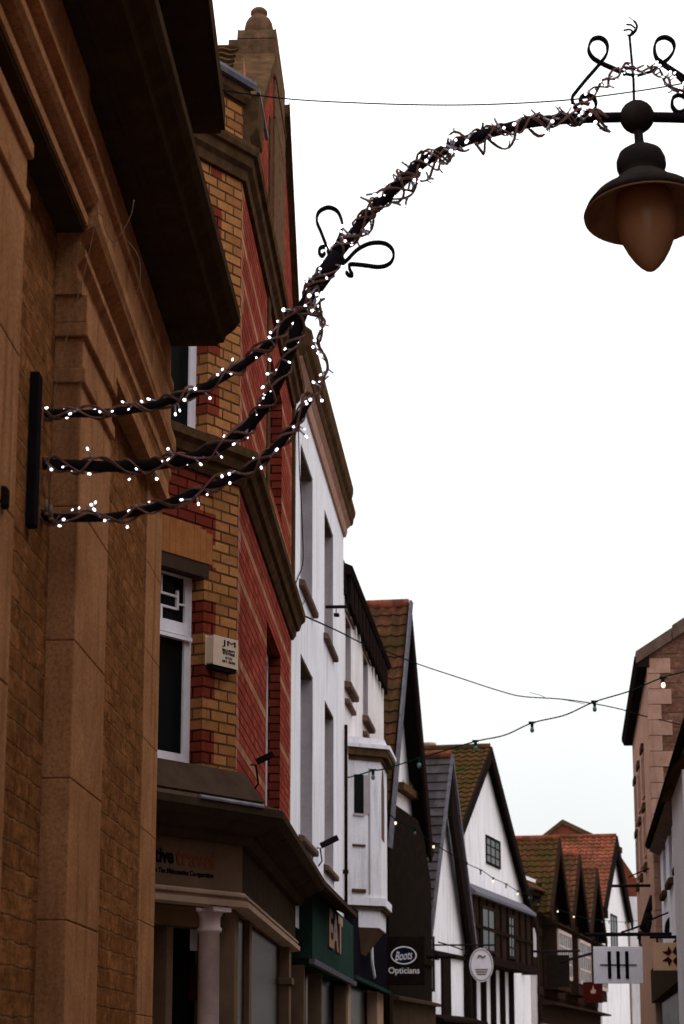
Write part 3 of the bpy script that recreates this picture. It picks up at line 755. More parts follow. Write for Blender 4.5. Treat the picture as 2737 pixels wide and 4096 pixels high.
# ================================================================== WHITE ORIEL HOUSE
e = W1.end(W1L); W2 = Frame(e[0], e[1], .0885); W2L = 7.45
oh = thing('oriel_house', 'white rendered house with black bracketed eaves and a white oriel bay', 'building', W2)
def v_(px, py, off=0): return W2.at(px, py, off)
wins = []
for (pn, pf, sn, sf) in (((345.3, 612), (351, 628), (344, 681), (356.6, 697)), ((363, 652), (368, 664), (361.7, 715), (373, 728))):
    a = v_(*pn); b_ = v_(*pf); s1 = v_(*sn, .06); s2 = v_(*sf, .06)
    wins.append((a[0], b_[0] + .0, (s1[1] + s2[1]) / 2 + .08, (a[1] + b_[1]) / 2))
xs = [0, W2L] + [k for q_ in wins for k in q_[:2]]; zs = [2.9, 8.0] + [k for q_ in wins for k in q_[2:]]
m = MB(); m.wall(xs, zs, wm, .15); m.box(0, W2L, .15, 7, 2.9, 8.0); m.build('wall', 'cream_render', oh, W2)
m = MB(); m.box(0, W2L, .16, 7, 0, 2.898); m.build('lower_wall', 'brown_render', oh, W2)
for a, b_, c, d in wins:
    window(oh, W2, a, b_, c, d, .10, bars=(2, 2))
    sill(oh, W2, a - .15, b_ + .25, c, .09, .09); sill(oh, W2, a - .1, b_ + .15, c - .22, .06, .07)
    m = MB(); m.box(a + .002, b_ - .002, .006, .10, d - .02, d - .001); m.build('lintel', 'sill_stone', oh, W2)
    m = MB(); m.box(a - .1, b_ + .35, -.03, 0, d + .02, d + .12); m.build('hood', 'sill_stone', oh, W2)
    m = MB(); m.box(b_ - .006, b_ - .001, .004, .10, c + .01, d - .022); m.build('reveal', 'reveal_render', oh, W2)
m = MB(); m.sweep([(-.02, 7.86), (.10, 7.86), (.13, 7.92), (.12, 7.97), (-.02, 8.03)], 0, W2L); m.box(0, W2L, -.03, 0, 7.6, 7.86)
s = .15
while s < W2L - .2:
    m.prism([(s, 7.50), (s + .5, 7.42), (s + .5, 7.86), (s, 7.86)], -.085, -.03)
    s += .66
m.build('eaves', 'black_timber', oh, W2)
m = MB(); m.tiles((0, 3.2, 8.6), (1, 0, 0), (0, -3.2, -.6), W2L, 3.25); m.build('roof', 'pantile', oh, W2)
# oriel bay
b0 = v_(348.5, 850)[0]; OZ0, OZ1 = 3.62, 5.52
oo = .40; bl = [(b0, 0), (b0 + .34, oo), (b0 + 1.55, oo), (b0 + 1.9, 0)]
def bay(z0, z1, ex=0, m=None, mi=0):
    m = m or MB(); pl = [(bl[0][0] - ex, 0), (bl[1][0] - ex * .5, oo + ex), (bl[2][0] + ex * .5, oo + ex), (bl[3][0] + ex, 0)]
    n = 4; v = [(x, -o_, z0) for x, o_ in pl] + [(x, -o_, z1) for x, o_ in pl]
    return m.add(v, [(i, (i + 1) % n, n + (i + 1) % n, n + i) for i in range(n)] + [(3, 2, 1, 0), (4, 5, 6, 7)], mi)
m = bay(OZ0, OZ1); ory = m.build('oriel', 'white_render', oh, W2)
m = bay(OZ1, OZ1 + .06, .03); bay(OZ1 + .06, OZ1 + .16, .09, m); bay(OZ1 + .16, OZ1 + .21, .13, m, 1); bay(OZ1 + .21, OZ1 + .30, .05, m, 1); m.build('oriel_cornice', ['string_stone', 'white_render'], oh, W2)
m = bay(OZ0 - .0, OZ0 + .10, .06); bay(OZ0 - .05, OZ0, .03, m, 1); bay(OZ0 - .28, OZ0 - .05, -.02, m); m.build('oriel_base', ['white_render', 'string_stone'], oh, W2)
m = MB(); m.add([(b0 + .05, 0, OZ0 - .28), (b0 + .33, -.36, OZ0 - .28), (b0 + 1.5, -.36, OZ0 - .28), (b0 + 1.85, 0, OZ0 - .28), (b0 + .4, 0, OZ0 - .6), (b0 + .5, -.12, OZ0 - .6), (b0 + 1.3, -.12, OZ0 - .6), (b0 + 1.5, 0, OZ0 - .6)],
      [(0, 1, 5, 4), (1, 2, 6, 5), (2, 3, 7, 6), (4, 5, 6, 7)]); m.build('oriel_bracket', 'shop_paint', oh, W2)
# window in the near cheek of the bay
ck = Vector((bl[1][0] - bl[0][0], -oo, 0)); cl_ = ck.length; cd = ck.normalized()
cM = W2.M @ Matrix(((cd.x, -cd.y, 0, bl[0][0]), (cd.y, cd.x, 0, 0), (0, 0, 1, 0), (0, 0, 0, 1)))
class FM:
    def __init__(s, M): s.M = M
CKF = FM(cM)
zt, zb = v_(357, 775, .1)[1], v_(357, 814, .1)[1]
m = MB(); m.box(cl_ * .17, cl_ * .46, -.006, .02, zb, zt); wo = m.build('window', 'glass_dark', oh, cM)
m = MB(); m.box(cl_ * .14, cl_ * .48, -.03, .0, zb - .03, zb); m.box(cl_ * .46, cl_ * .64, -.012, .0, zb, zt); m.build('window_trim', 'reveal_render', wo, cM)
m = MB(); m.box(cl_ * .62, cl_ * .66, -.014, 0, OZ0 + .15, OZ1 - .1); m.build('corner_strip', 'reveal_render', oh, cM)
a0 = bl[1][0] + .1
m = MB(); m.prism([(a0, zb - .3), (a0 + .5, zb - .3), (a0 + .5, zt - .12), (a0 + .38, zt + .08), (a0 + .25, zt + .14), (a0 + .12, zt + .08), (a0, zt - .12)], -oo - .006, -oo + .02); m.build('window', 'sill_stone', oh, W2)
m = MB(); m.box(cl_ * .12, cl_ * .5, -.02, 0, 4.38, 4.41); m.box(cl_ * .1, cl_ * .5, -.03, 0, 3.78, 3.83); m.build('ledge', 'string_stone', oh, cM)
m = MB(); sx = v_(342.8, 850)[0]; m.tube([(sx, -.04, 5.85), (sx, -.04, 3.3)], .022, 8); m.box(sx - .04, sx + .04, -.07, 0, 3.95, 4.0); m.build('downpipe', 'black_timber', oh, W2)
ns = thing('navy_shopfront', 'dark navy shop fascia under the white oriel bay', 'shopfront', W2)
n0, n1 = 0.05, v_(389, 960, .12)[0]; nz0 = v_(375, 985, .12)[1]
m = MB(); m.box(n0, n1, -.12, .2, nz0, nz0 + .85); m.build('fascia', 'navy_paint', ns, W2, bevel=.01)
m = MB(); m.sweep([(.1, nz0 - .05), (.16, nz0 - .05), (.16, nz0), (.1, nz0)], n0, n1); m.build('moulding', 'green_paint', ns, W2)
m = MB(); m.box(n0, n1, .12, .14, .1, nz0); m.build('shop_window', 'glass_dark', ns, W2)
for x0_, x1_ in ((n0, n0 + .4), (n1 - 1.6, n1 - .3)):
    m = MB(); m.box(x0_, x1_, -.05, .1, .1, nz0 - .05); m.build('shop_post', 'shop_paint_pale', ns, W2)
ls, lh = v_(372, 957, .13); m = MB()
m.tube(smooth_path([(ls - .5, -.125, lh + .28), (ls - .1, -.125, lh + .12), (ls + .0, -.125, lh - .08), (ls + .4, -.125, lh - .26)]), .03, 6); m.build('emblem', 'sign_white', ns, W2)

# ================================================================== GABLED HOUSES
def gable_house(name, label, F, s0, s1, eave, apex, depth, roofm, wallm='white_render', over=.25, barge='black_timber', sov=.18,
                barge_w=.26, jetty=None, tw=.20, tl=.24, wave=True, apex_s=None, ridge='pantile_clean', wins=(), wall_z0=0.0, group=None, parent=None):
    t = parent or thing(name, label, 'building', F, group)
    ms = apex_s if apex_s is not None else (s0 + s1) / 2
    m = MB(); m.prism([(s0, wall_z0), (s1, wall_z0), (s1, eave), (ms, apex - .12), (s0, eave)], 0, depth); m.build('wall', wallm, t, F)
    r = MB()
    for (sa, sg) in ((s0, -1), (s1, 1)):
        dx, dz = sa - ms, eave - apex; L = math.hypot(dx, dz); d = (dx / L, dz / L)
        r.tiles((ms, -over, apex), (0, 1, 0), (d[0], 0, d[1]), depth + over, L + sov, tw=tw, tl=tl, wave=wave)
        # underside boards
        r.add([(ms, -over, apex - .03), (ms, depth, apex - .03), (ms + d[0] * (L + sov), depth, apex - .03 + d[1] * (L + sov)), (ms + d[0] * (L + sov), -over, apex - .03 + d[1] * (L + sov))], [(0, 1, 2, 3)], 1)
    ro = r.build('roof', [roofm, 'black_timber'], t, F)
    rr = MB(); rr.tube([(ms, -over, apex + .03), (ms, depth, apex + .03)], .09, 8); rr.build('ridge', ridge, ro, F)
    for sa in (s0, s1):
        dx, dz = sa - ms, eave - apex; L = math.hypot(dx, dz); d = Vector((dx / L, dz / L)); nrm = Vector((-d.y, d.x));
        if nrm.y > 0: nrm = -nrm
        e_ = Vector((ms, apex + .02)) + d * (L + sov)
        a_ = Vector((ms, apex + .04)); b_ = a_ + Vector((0, -barge_w * 1.35)); c_2 = e_ + nrm * barge_w
        bgm = MB(); bgm.prism([tuple(a_), tuple(e_), tuple(c_2), tuple(b_)], -over - .05, -over); bgm.build('bargeboard', barge, t, F)
    for (a, b_, c, d_) in wins:
        window(t, F, a, b_, c, d_, -.03, fm='black_timber', gm='glass_far', bars=(3, 3), fw=.05)
    return t
def frame_at(px0, Y0, px1, Y1, inset):
    a = W(px0, 900, Y0); b = W(px1, 900, Y1); sl = (b.x - a.x) / (Y1 - Y0)
    F = Frame(a.x - inset, Y0, sl); L = math.hypot(b.x - a.x, Y1 - Y0); return F, L
GF, GL = frame_at(388.5, 36.6, 431, 41.2, .28)
eg = thing('gabled_house', 'mossy red tiled house with wide black bargeboard on a steep gable beyond the oriel house', 'building', GF)
gable_house('gabled_house', '', GF, 0, GL, 5.45, 9.45, 8, 'pantile', over=.28, barge_w=.34, wall_z0=3.0, parent=eg)
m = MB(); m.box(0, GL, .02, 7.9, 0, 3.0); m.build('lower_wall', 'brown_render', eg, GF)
def e_(px, py, off=0): return GF.at(px, py, off)
m = MB(); m.prism([(GL / 2 + .02, 9.50), (GL / 2 - .22, 9.50), (-.35, 4.98), (-.02, 4.98)], -.36, -.331); m.build('verge_flashing', 'lead', eg, GF)
# lead verge strip of the near slope and gable ledge with tufts
m = MB(); sA = e_(408.5, 792, .1)[0]; m.box(sA - .9, sA + 1.0, -.16, 0, e_(408.5, 795, .1)[1], e_(408.5, 788, .1)[1]); m.build('ledge', 'string_stone', eg, GF)
m = MB()
for i in range(26):
    x = sA - .8 + random.random() * 1.6; z = e_(408.5, 788, .1)[1]
    m.add([(x, -.1, z), (x + .04, -.1, z), (x + .02 + random.uniform(-.04, .04), -.12, z + random.uniform(.05, .16))], [(0, 1, 2)])
tag(m.build('dry_weeds', 'grass_dry', None, GF), 'dry weeds growing along the ledge of the white gable', 'weeds')
# black timber-clad upper bay under the gable
bx = thing('black_bay', 'big black jettied bay with curved top standing out under the white gable', 'bay', GF)
zt_ = GF.at(397, 807, .30)[1]; q0 = GF.at(389, 900, .30)[0]
m = MB(); m.prism([(q0, 2.2), (GL - .1, 2.2), (GL - .1, zt_ - 1.0), (GL - .9, zt_ - .25), (GL - 1.6, zt_), (q0, zt_)], -.30, -.003); m.build('casing', 'brown_render', bx, GF, bevel=.02)
m = MB()
m.box(q0, GL - .1, -.34, -.30, 3.3, 3.4); m.build('battens', 'brown_render', bx, GF)
# projecting optician sign
YS = 35.2; a = W(384, 936, YS); b_ = W(425, 985, YS)
sM = T((a.x, YS, b_.z))
bs = thing('hanging_sign', 'black projecting sign board with oval emblem above the word Opticians', 'sign', sM, 'projecting signs along the street')
wd, hg = b_.x - a.x, a.z - b_.z
m = MB(); m.box(0, wd, 0, .09, 0, hg); m.build('board', 'black_timber', bs, sM, bevel=.01)
c = W(403.7, 955.5, YS); rx = 12.2 / 40 * wd; rz = 8.2 / 40 * wd
m = MB(); ring = [(c.x - a.x + rx * math.cos(2 * math.pi * i / 40), -.012, c.z - b_.z + rz * math.sin(2 * math.pi * i / 40)) for i in range(41)]
m.tube(ring, .010, 6); m.build('emblem_ring', 'sign_white', bs, sM)
m = MB(); m.prism([(p[0], p[2]) for p in ring[:-1]], -.006, 0); m.build('emblem', 'navy', bs, sM)
text_mesh('Boots', .17, 'sign_white', 'lettering', bs, T((c.x, YS - .010, c.z)) @ Matrix.Rotation(R(-6), 4, 'Y'), offset=.001, shear=.5, extrude=.003, fit=(rx * 1.45, rz * 1.05))
c2 = W(404, 971.3, YS); text_mesh('Opticians', .155, 'sign_white', 'lettering', bs, T((c2.x, YS - .002, c2.z)), offset=.002, extrude=.004, fit=(30.5 / 40 * wd, .125))
m = MB(); m.box(-.75, .0, .03, .06, hg * .8, hg * .8 + .04); m.box(-.75, .0, .03, .06, .1, .14); m.build('bracket', 'iron', bs, sM)

# slate-roofed gable
SF, SL = frame_at(430, 41.3, 474, 44.9, .2)
sg = thing('slate_house', 'narrow house with grey slate roof and pale verge between two bigger gables', 'building', SF)
gable_house('', '', SF, 0, SL, 4.0, 7.35, 7, 'slate', over=.2, barge='lead', barge_w=.10, wall_z0=0, tw=.25, tl=.2, wave=False, ridge='pantile_clean', parent=sg)
m = MB(); m.prism([(SL * .5, 7.05), (SL + .1, 3.7), (SL + .1, 3.3), (SL * .5, 6.2)], -.21, -.12); m.box(SL - .12, SL + .05, -.14, 0, 0, 3.7)
m.build('bargeboard', 'black_timber', sg, SF)
m = MB(); zz = SF.at(450, 956, 0)[1]; m.box(-.1, SL, -.06, 0, zz - .04, zz + .04); m.box(SL * .45, SL * .62, -.05, 0, 0, zz); m.box(SL * .0, SL * .1, -.05, 0, 0, 3.6); m.build('timbers', 'black_timber', sg, SF)
window(sg, SF, .25, .95, 2.9, 3.9, -.06, fm='brown_timber', gm='glass_far', bars=(3, 2), fw=.05)

# green mossy gable
MF, ML = frame_at(438, 44.9, 535, 56.2, .15)
mg = thing('white_gable_house', 'white gabled house with mossy red tiles and a small leaded window high in the gable', 'building', MF)
def k_(px, py, off=0): return MF.at(px, py, off)
ams = k_(491, 800, .15)[0]; az = k_(491, 749, .15)[1]; ez = k_(534, 922, .15)[1]
wa, wb = k_(485.5, 850)[0], k_(499.5, 850)[0]; wz_a, wz_b = k_(492, 866)[1], k_(492, 838)[1]
gable_house('', '', MF, 0, ML, ez, az, 9, 'pantile_moss', over=.15, barge_w=.22, apex_s=ams, wall_z0=0, ridge='pantile', wins=[(wa, wb, wz_a, wz_b)], parent=mg)
# jettied black first-floor bay with little lead roof
jz1 = k_(500, 905, .5)[1]; jz0 = k_(510, 968, .5)[1]; j0 = k_(472, 930, .5)[0]; j1 = k_(531, 930, .5)[0]
m = MB(); m.box(j0, j1, -.5, 0, jz0, jz1); m.build('jettied_bay', 'brown_timber', mg, MF)
m = MB(); m.sweep([(-.01, jz1 + .42), (-.01, jz1), (.62, jz1), (.62, jz1 + .06), (.35, jz1 + .28)], j0 - .1, j1 + .1); m.build('bay_roof', 'lead', mg, MF)
m = MB(); n = 9
for i in range(n + 1):
    x = j0 + (j1 - j0) * i / n; m.box(x - .06, x + .06, -.54, -.5, jz0, jz1)
m.box(j0, j1, -.54, -.5, jz0 - .02, jz0 + .15); m.box(j0, j1, -.545, -.5, (jz0 + jz1) / 2, (jz0 + jz1) / 2 + .08); m.build('timbers', 'black_timber', mg, MF)
window(mg, MF, j0 + .55 * (j1 - j0), j0 + .66 * (j1 - j0), jz0 + .2, jz1 - .15, -.56, fm='brown_timber', gm='glass_far', bars=(2, 4), fw=.06)
window(mg, MF, j0 + .12 * (j1 - j0), j0 + .33 * (j1 - j0), jz0 + .2, jz1 - .15, -.56, fm='brown_timber', gm='glass_dark', bars=(2, 2), fw=.06)
m = MB(); x = j0
while x < j1: m.box(x, x + .2, -.10, 0, 0, jz0); x += 1.15
m.box(j0, j1, -.09, 0, 1.2, 1.5); m.build('posts', 'black_timber', mg, MF)
pts_ = (k_(500, 955)[0], )
# chimney pot behind the mossy ridge
cM_ = T(tuple(W(429, 757, 52)) ); ct = thing('chimney', 'short clay chimney pot beyond the mossy tiled ridge', 'chimney', cM_)
m = MB(); m.lathe([(.10, 0), (.11, .1), (.13, .22), (.17, .27), (.17, .32), (.12, .33)], (0, 0, 0), 14); m.build('pot', 'pale_stone', ct, cM_)
m = MB(); m.box(-.5, .35, -.2, .2, -4, 0); m.box(-.42, -.2, -.15, .15, 0, .28, 1); m.build('stack', ['mossy_stone', 'white_render'], ct, cM_)

# narrow white house beyond
LF, LL = frame_at(521, 56.4, 540, 57.4, .0)
lh_ = thing('narrow_house', 'narrow white walled house with brown tiled lean-to roof just past the black jettied bay', 'building', Frame(*LF.end(0), .30))
LF = Frame(*LF.end(0), .30)
m = MB(); m.box(-.2, 1.9, 0, 6, 0, 6.2); m.build('wall', 'white_render', lh_, LF)
m = MB(); m.tiles((-.3, 2.8, 8.2), (1, 0, 0), (0, -3.0, -2.3), 2.3, 3.9); m.build('roof', 'pantile', lh_, LF)
m = MB(); m.box(-.3, 2.0, -.22, -.1, 5.72, 5.82); m.build('gutter', 'black_timber', lh_, LF)
m = MB(); m.box(-.2, 2, -.08, 0, 3.9, 4.1); m.build('timbers', 'black_timber', lh_, LF)

# timber framed row of three small gables
TF, TL = frame_at(539, 57.2, 597, 71.2, .1)
tl3 = TL / 3
grp = 'timber framed gables in the far row'
for i, lab in enumerate(('nearest of three brown timber framed gables in the far row', 'middle of three brown timber framed gables in the far row',
                         'farthest of three brown timber framed gables, next to the low red tiled roof')):
    F = FM(TF.M @ T((i * tl3, 0, 0)))
    tg = thing('timber_house', lab, 'building', F.M, grp)
    gable_house('', '', F, .05, tl3 - .02, 5.3, 7.35, 6, 'pantile_moss' if i == 0 else 'pantile', wallm='cream_render', over=.35, barge='brown_timber', barge_w=.28, sov=.02, wall_z0=0, parent=tg)
    m = MB()
    for k in range(9):
        x = .1 + (tl3 - .35) * k / 8; top = 5.3 + (1 - abs(x - tl3 / 2) / (tl3 / 2)) * 1.85
        m.box(x, x + .17, -.05, 0, 0, top)
    for z in (2.9, 3.3, 4.75, 5.25, 5.9): m.box(.05 if z < 5.3 else .7, tl3 - .02 if z < 5.3 else tl3 - .7, -.06, 0, z, z + .2)
    m.build('timber_frame', 'brown_timber', tg, F.M)
    b0_, b1_ = .9, tl3 - .9
    m = MB(); m.box(b0_, b1_, -.42, -.06, 3.45, 5.05); m.sweep([(.06, 5.05), (.5, 5.05), (.5, 5.1), (.06, 5.3)], b0_ - .1, b1_ + .1); m.build('bay', 'brown_timber', tg, F.M)
    window(tg, F, b0_ + .05, b1_ - .05, 3.75, 4.95, -.47, fm='pale_timber', gm='glass_far', bars=(6, 3), fw=.09)
    if i == 0: TGF = F

# big red-tiled house at the bend, ridge across the view
BF = Frame(8.23 - .1, 72.0, .25); BL = 7.2
bh = thing('red_tiled_house', 'house with broad orange-red tiled roof and white gable where the street bends', 'building', BF)
zap = BF.at(619, 839, .15)[1]; zea = 6.5
gable_house('', '', BF, 0, BL, zea, zap, 11, 'pantile_clean', over=.15, barge_w=.4, wall_z0=0, ridge='pantile_clean', parent=bh)
window(bh, BF, 2.6, 4.2, 4.6, 6.4, -.03, fm='black_timber', gm='glass_far', bars=(2, 3))
m = MB(); m.box(-.1, 1.2, -.12, 0, zea - .35, zea - .1); m.build('gutter', 'black_timber', bh, BF)

# brick gable behind
BG = T((W(564, 900, 88).x, 88, 0)); bgt = thing('brick_gable_house', 'distant brick gable with dark coping peaking above the red tiled roof', 'building', BG)
hz = W(564, 821, 88).z; lz = W(533, 845, 88).z; hw = (W(564, 845, 88).x - W(533, 845, 88).x); sl = (hz - lz) / hw
m = MB(); m.prism([(-5, 0), (2.2, 0), (2.2, hz - sl * .62 * 2.2), (0, hz - .1), (-5, hz - sl * 5)], 0, .4); m.build('wall', 'far_brick', bgt, BG)
m = MB(); m.prism([(0, hz - .12), (-5.2, hz - sl * 5.2 - .12), (-5.2, hz - sl * 5.2 + .06), (0, hz + .06)], -.1, 8); m.prism([(0, hz + .06), (2.3, hz - sl * .62 * 2.3 + .06), (2.3, hz - sl * .62 * 2.3 - .14), (0, hz - .12)], -.1, 8)
m.build('roof', 'string_stone', bgt, BG)
m = MB(); m.tube([(1.2, -.1, hz - 1.0), (2.4, -.2, hz - 2.3)], .06, 6); m.build('ridge', 'string_stone', bgt, BG)
# far house right of the bend
HF = T((W(626, 900, 95).x, 95, 0)); fh = thing('far_house', 'distant house with brown roof sloping down behind the black bargeboard of the red tiled house', 'building', HF)
ha = W(622, 855, 95).z; hb = W(637, 880, 95).z; dxh = W(637, 880, 95).x - W(622, 855, 95).x
m = MB(); m.box(-4, 3, .3, 6, 0, hb - .6); m.build('wall', 'pale_stone', fh, HF)
m = MB(); m.prism([(-4, hb - .5), (-.2, ha), (.42, hb + .1), (1.6, hb - .15), (3, hb - .3), (3, hb - .7), (-4, hb - .7)], 0, 6); m.build('roof', 'far_brick', fh, HF)
m = MB(); m.box(.1, 1.0, -.2, .29, 0, W(630, 897, 95).z); m.build('bay', 'white_render', fh, HF)

# street-level dark shopfronts on the far left side
for (F, L, lab, h, mt, cols) in ((GF, GL, 'dark brown shopfront below the black bay', 2.15, 'shop_dark', 4), (SF, SL, 'dark shopfront under the slate roofed house', 1.9, 'black_timber', 3),
                                 (MF, ML * .98, 'dark shopfront with brown pilasters under the mossy gabled house', 1.75, 'brown_timber', 6), (TF, TL, 'long dark shopfront under the timber framed gables', 2.6, 'brown_timber', 9)):
    st = thing('shopfront', lab, 'shopfront', F)
    m = MB(); m.box(0, L, -.35 if F is GF else -.12, -.061, h, h + .45); m.sweep([(.06, h + .45), (.45, h + .45), (.45, h + .5), (.06, h + .6)], 0, L); m.build('fascia', mt, st, F)
    m = MB()
    for i in range(cols + 1):
        x = i * (L - .2) / cols; m.box(x, x + .2, -.12, -.06, 0, h)
    m.build('posts', 'shop_paint' if F is TF else mt, st, F)
    m = MB(); m.box(.02, L - .02, -.10, -.07, .3, h); m.build('shop_window', 'glass_dark', st, F)

# ================================================================== RIGHT SIDE
a = W(655.5, 900, 30.0); b_ = W(637.5, 900, 37.6); sl = (b_.x - a.x) / 7.6
QL = math.hypot(7.6, b_.x - a.x)
QF = Frame(b_.x, b_.y, sl, 'R')        # s from far (0) to near (QL)
rs = thing('right_stone_building', 'tall pinkish stone building with black eaves and pale quoins on the right', 'building', QF)
hE = 6.95
m = MB(); m.box(0, QL, 0, 8, 0, hE)
# near gable end: stepped with roof slope rising to the right
m.add([(QL, 0, hE), (QL, 8, hE), (QL, 4, hE + 2.56), (0, 0, hE), (0, 8, hE), (0, 4, hE + 2.56)], [(0, 1, 2), (3, 5, 4)])
m.build('wall', 'far_stone', rs, QF)
m = MB()
for i in range(34):
    k = i % 2; z0 = i * .21
    if z0 + .2 > hE: break
    m.box(QL - (.32 if k else .2), QL + .02, -.012, (.16 if k else .30), z0 + .003, z0 + .207)
m.build('quoin', 'pale_stone', rs, QF, bevel=.006)
m = MB(); m.box(0, QL - .4, -.008, .0, 0, hE); m.build('facing', 'pale_stone', rs, QF)
m = MB(); m.sweep([(-.02, hE - .14), (.14, hE - .14), (.18, hE - .06), (.18, hE), (-.02, hE + .06)], -.1, QL + .05)
m.build('eaves', 'black_timber', rs, QF)
m = MB()
for i in range(9):
    y0, y1 = -.16 + i * .5, -.16 + i * .5 + .49; za, zb_ = hE - .06 + (y0 + .1) * .64, hE - .06 + (y1 + .1) * .64; h_ = .17 + .03 * (i % 3)
    v_2 = [(x_, y_, z_) for x_ in (QL - .4, QL + .07) for y_, z_ in ((y0, za), (y1, zb_), (y1, zb_ + h_), (y0, za + h_))]
    m.add(v_2, [(0, 1, 2, 3), (7, 6, 5, 4), (0, 4, 5, 1), (1, 5, 6, 2), (2, 6, 7, 3), (3, 7, 4, 0)])
m.build('coping', 'sill_stone', rs, QF, bevel=.01)
m = MB(); m.tiles((0, 4, hE + 2.5), (1, 0, 0), (0, -4, -2.5), QL - .3, 4.6, wave=False); m.build('roof', 'slate', rs, QF)
for zc in (6.05, 5.2, 4.35, 3.6):
    for sc in (1.2, 3.1, 5.0):
        m = MB(); m.box(sc - .35, sc + .35, -.05, -.008, zc - .04, zc + .05); m.build('ledge', 'string_stone', rs, QF)
for zc in (4.5, 5.35):
    for sc in (1.2, 3.1, 5.0):
        window(rs, QF, sc - .3, sc + .3, zc, zc + .62, -.03, gm='glass_dark', bars=(2, 2), fm='pale_stone')
# right white building
a = W(661.5, 900, 29.8); b_ = W(690, 900, 22.5); sl = (a.x - b_.x) / (29.8 - 22.5)
PF = Frame(a.x, 29.8, sl, 'R'); PL = 11.0
rw = thing('right_white_building', 'lower white rendered building with dark sloping gutter at the right edge', 'building', PF)
hP = PF.at(658, 806, .2)[1]
rng = [(.9, 1.8, 3.7, 4.55), (2.8, 3.7, 3.7, 4.55), (4.9, 5.8, 3.7, 4.55)]
xs = [0, PL] + [k for q_ in rng for k in q_[:2]]; zs = [0, hP] + [k for q_ in rng for k in q_[2:]]
wins = rng
m = MB(); m.wall(xs, zs, wm, .12); m.box(0, PL, .12, 7, 0, hP); m.build('wall', 'white_render', rw, PF)
for q_ in rng:
    window(rw, PF, *q_, .06, gm='glass_far', bars=(2, 2)); sill(rw, PF, q_[0] - .1, q_[1] + .1, q_[2], .06, .08, 'string_stone')
m = MB(); m.sweep([(-.02, hP - .1), (.14, hP - .02), (-.02, hP)], 0, PL, 0); m.sweep([(-.02, hP + .02), (.16, hP + .02), (.19, hP + .06), (.18, hP + .11), (-.02, hP + .15)], -.15, PL, 1); m.build('gutter', ['sill_stone', 'black_timber'], rw, PF)
m = MB(); m.tiles((0, 3.0, hP + 1.3), (1, 0, 0), (0, -3.1, -1.15), PL, 3.3, wave=False); m.build('roof', 'slate', rw, PF)
# little hooded oriel roof near the frame edge
cs_, cz_ = PF.at(676, 800, .3)
m = MB(); m.add([(cs_ - .1, -.42, cz_), (cs_ + 2.0, -.42, cz_), (cs_ + 2.0, 0, cz_ + .5), (cs_ + .2, 0, cz_ + .5), (cs_ - .1, 0, cz_)], [(0, 1, 2, 3), (0, 3, 4), (0, 4, 2, 1)]); m.build('bay_roof', 'string_stone', rw, PF)
m = MB(); m.box(cs_ + .1, cs_ + 2.0, -.34, 0, cz_ - 2.0, cz_ - .005); m.build('bay', 'white_render', rw, PF)
m = MB(); m.box(1.2, PL, -.10, .0, 0, 2.35); m.box(.0, .9, -.04, 0, 0, 2.6, 1); m.build('shop_window', ['glass_dark', 'pale_stone'], rw, PF)
m = MB(); m.box(-.1, 1.1, -.16, -.04, 0, 2.5); m.build('pilaster', 'shop_paint_pale', rw, PF, bevel=.01)
m = MB(); m.box(.9, PL, -.2, -.02, 2.35, 2.75); m.build('fascia', 'shop_dark', rw, PF)

# opposite side of the street nearest the viewer (closes the street off beyond the right edge)
OF = Frame(3.45, 17.0, .02, 'R')
ob = thing('opposite_building', 'stone building lining the right side of the street beside the viewer', 'building', OF)
m = MB(); m.box(0, 26, 0, 7, 0, 8.6); m.build('wall', 'far_stone', ob, OF)
m = MB(); m.sweep([(-.02, 8.6), (.2, 8.6), (.25, 8.75), (-.02, 8.85)], 0, 26); m.build('cornice', 'string_stone', ob, OF)
for x_ in (2, 5.2, 8.4, 11.6, 14.8, 18, 21.2):
    for z_ in (3.6, 6.2): window(ob, OF, x_, x_ + 1, z_, z_ + 1.7, -.03, bars=(2, 2))

# ------------------------------------------------------------------ signs over the street
def board(name, Y, px0, py0, px1, py1, mat, label, cat='sign', th=.04, bevel=.004, group='projecting signs along the street'):
    a = W(px0, py0, Y); b = W(px1, py1, Y); M = T((a.x, Y, b.z)); t = thing(name, label, cat, M, group)
    m = MB(); m.box(0, b.x - a.x, 0, th, 0, a.z - b.z); m.build('board', mat, t, M, bevel=bevel)
    return t, M, b.x - a.x, a.z - b.z
YT = 27.0
t, M, wd, hg = board('hanging_sign', YT, 593.3, 946.5, 643.5, 983.5, 'sign_white', 'white square board with three black upright strokes crossed by one line')
m = MB()
for fx in (.318, .498, .676): m.box(wd * fx - .020, wd * fx + .020, -.008, -.0005, hg * .13, hg * .87)
m.box(wd * .13, wd * .87, -.012, -.0045, hg * .488, hg * .517); m.build('emblem', 'ink', t, M)
bA = W(585, 934.6, YT + .02); bB = W(705, 934.0, YT + .02)
m = MB(); m.tube([bA, bB], .022, 8)
for px in (597.5, 639.5):
    p = W(px, 935, YT + .02); m.tube([p, p + Vector((0, 0, -.10)), p + Vector((.02, -.0, -.13)), p + Vector((0, 0, -.16))], .012, 6)
m.build('bracket', 'iron', t, Matrix.Identity(4))
YT2 = 20.0
t, M, wd, hg = board('hanging_sign', YT2, 653, 942.5, 690, 970.5, 'sign_tan', 'tan board with a dark red eight pointed star pattern')
m = MB(); cx, cz = W(672.3, 956.2, YT2).x - M.translation.x, W(672.3, 956.2, YT2).z - M.translation.z; sr = 10.2 / 37 * wd
